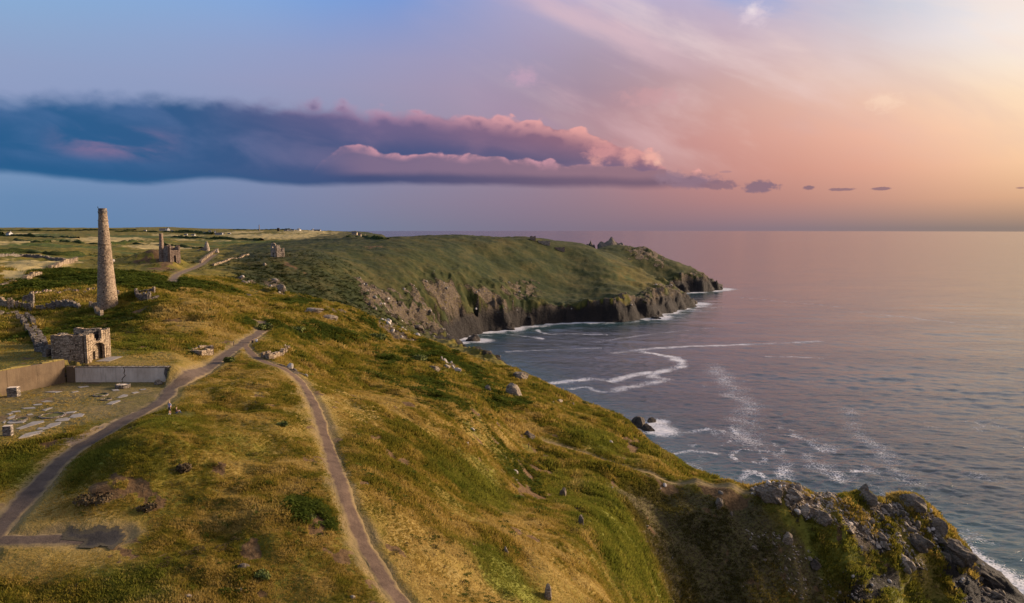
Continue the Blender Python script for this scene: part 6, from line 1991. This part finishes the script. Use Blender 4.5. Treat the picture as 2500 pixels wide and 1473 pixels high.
def person(p, rz, label, pose, cols, hair, height_=1.75):
    e_ = empty('person', tuple(p), rz, label, 'person')
    k = height_ / 1.78
    V, E, Rr, S = [], [], [], []

    def add(co, r_, par=None, mat=0):
        V.append(tuple(c * k for c in co))
        Rr.append((r_ if hasattr(r_, '__len__') else (r_, r_)))
        Rr[-1] = (Rr[-1][0] * k, Rr[-1][1] * k)
        if par is not None:
            E.append((par, len(V) - 1))
            S.append(mat)
        return len(V) - 1
    sit = pose == 'sit'
    z0 = .14 if sit else .95
    pel = add((0, 0, z0), (.155, .12))
    sp = add((0, .0, z0 + .22), (.135, .10), pel, 1)
    cx_ = add((0, .02 if sit else 0, z0 + .44), (.165, .115), sp, 1)
    nk = add((0, .05 if sit else .01, z0 + .60), .055, cx_, 3)
    hd = add((0, .08 if sit else .03, z0 + .71), (.075, .09), nk, 3)
    add((0, .08 if sit else .03, z0 + .81), (.065, .08), hd, 3)
    add((0, .16 if sit else .115, z0 + .70), .018, hd, 3)   # nose
    for sg in (-1, 1):
        sh = add((sg * .185, .01, z0 + .47), .062, cx_, 1)
        if pose == 'reach':
            el_, ha = (sg * .22, .20, z0 + .28), (sg * .12, .44, z0 + .36)
        elif sit:
            el_, ha = (sg * .27, .16, z0 + .24), (sg * .16, .38, z0 + .26)
        else:
            el_, ha = (sg * .25, -.03, z0 + .19), (sg * .23, .08, z0 - .03)
        e1 = add(el_, .045, sh, 1)
        h1_ = add(ha, .034, e1, 3)
        d = (Vector(ha) - Vector(el_)).normalized()
        sd = d.cross(Vector((0, 1, 0))).normalized() if abs(d.y) < .8 else Vector((1, 0, 0))
        pm = add(tuple(Vector(ha) + d * .06), (.036, .018), h1_, 3)
        for j, ln in enumerate((.075, .088, .082, .065)):
            kn = add(tuple(Vector(ha) + d * .095 + sd * (.022 * (j - 1.5))), .010, pm, 3)
            add(tuple(Vector(ha) + d * (.095 + ln) + sd * (.024 * (j - 1.5)) + Vector((0, .012, 0))), .008, kn, 3)
        add(tuple(Vector(ha) + d * .06 + sd * -.06 + Vector((0, .03, 0))), .011, h1_, 3)
        hp_ = add((sg * .095, .02 if sit else 0, z0 - .04), .10, pel, 2)
        if sit:
            kn_, an_ = (sg * .14, .44, .42), (sg * .13, .60, .09)
        else:
            st_ = .10 if pose == 'stride' else 0
            kn_, an_ = (sg * .105, .03 + sg * st_ * .5, .50), (sg * .11, -.01 + sg * st_, .09)
        kk = add(kn_, .068, hp_, 2)
        aa = add(an_, .042, kk, 4)
        add((an_[0] * 1.15, an_[1] + .17, .04), (.042, .03), aa, 5)
    me_ = skin_mesh('body', V, E, Rr, 0, 1)
    seg = np.array([[V[a], V[b]] for a, b in E])
    cen = np.array([pl.center[:] for pl in me_.polygons])
    A, B = seg[:, 0], seg[:, 1]
    D_ = B - A
    t_ = np.clip(((cen[:, None] - A) * D_).sum(-1) / ((D_ ** 2).sum(-1) + 1e-9), 0, 1)
    dd = ((cen[:, None] - A - t_[..., None] * D_) ** 2).sum(-1)
    mi = np.array(S)[dd.argmin(1)]
    for mt in [SKIN] + cols:
        me_.materials.append(mt)
    me_.polygons.foreach_set('material_index', mi.astype(np.int32))
    link('body', me_, None, e_)
    bm = bmesh.new()
    bmesh.ops.create_icosphere(bm, subdivisions=2, radius=.112 * k)
    for v in bm.verts:
        v.co = (v.co.x * .86, v.co.y + (.055 if sit else .005) * k, v.co.z * .9 + (z0 + .79) * k)
    bmesh.ops.delete(bm, geom=[v for v in bm.verts if v.co.z < (z0 + .72) * k or (v.co.y > (.12 if sit else .07) * k and v.co.z < (z0 + .80) * k)], context='VERTS')
    from_bm('hair', bm, hair, e_, True)
    return e_


def cloth(nm, c):
    return flat_material(nm, c, .85, None, 9)


HB, HF_ = flat_material('dark_hair', (.03, .02, .015)), flat_material('fair_hair', (.35, .25, .13))
PP = G([(415, 1012), (430, 1010), (617, 838), (626, 836), (1291, 1097)])
SK = SKIN
c_sh, c_bl, c_na, c_re, c_wh, c_dk = (cloth(a, b) for a, b in (('lilac_shirt', (.30, .30, .42)), ('black_shorts', (.03, .035, .04)), ('navy_trousers', (.05, .09, .18)), ('brown_jacket', (.10, .05, .03)), ('white_shirt', (.62, .63, .68)), ('black_coat', (.012, .011, .013))))
sh_w, sh_d = cloth('pale_shoes', (.5, .48, .46)), cloth('dark_shoes', (.03, .028, .026))
fix = lambda q: (q[0], q[1], hz(q[0], q[1]))
person(fix(PP[0]), R(160), 'person in lilac shirt and black shorts standing at the path edge', 'stand', [c_sh, c_bl, SK, SK, sh_w], HF_, 1.8)
person(fix(PP[1]), R(-60), 'person in brown top and blue trousers sitting beside the lilac shirted person', 'sit', [c_re, c_na, SK, c_na, sh_d], HB, 1.7)
person(fix(PP[2]), R(30), 'person in dark clothes sitting on the bank where the paths fork', 'sit', [c_dk, c_bl, SK, c_bl, sh_d], HB, 1.7)
person(fix(PP[3]), R(10), 'person in a white shirt sitting on the bank where the paths fork', 'sit', [c_wh, c_na, SK, c_na, sh_w], HB, 1.75)
person(fix(PP[4]), R(100), 'person in black standing on the knoll holding out a hand', 'reach', [c_dk, c_bl, SK, c_bl, sh_d], HB, 1.75)

# way-mark post at the fork
p = G([(571, 846)])[0]
e_ = empty('waymark_post', tuple(p), 0, 'thin wooden waymark post beside the track near the path fork', 'post')
bm = bmesh.new()
bx(bm, 0, 0, .55, .13, .13, 1.3)
from_bm('post', bm, M_TWIG, e_)
bm = bmesh.new()
bx(bm, 0, -.075, .98, .10, .02, .16)
from_bm('disc', bm, M_WHITE, e_)
#@@END
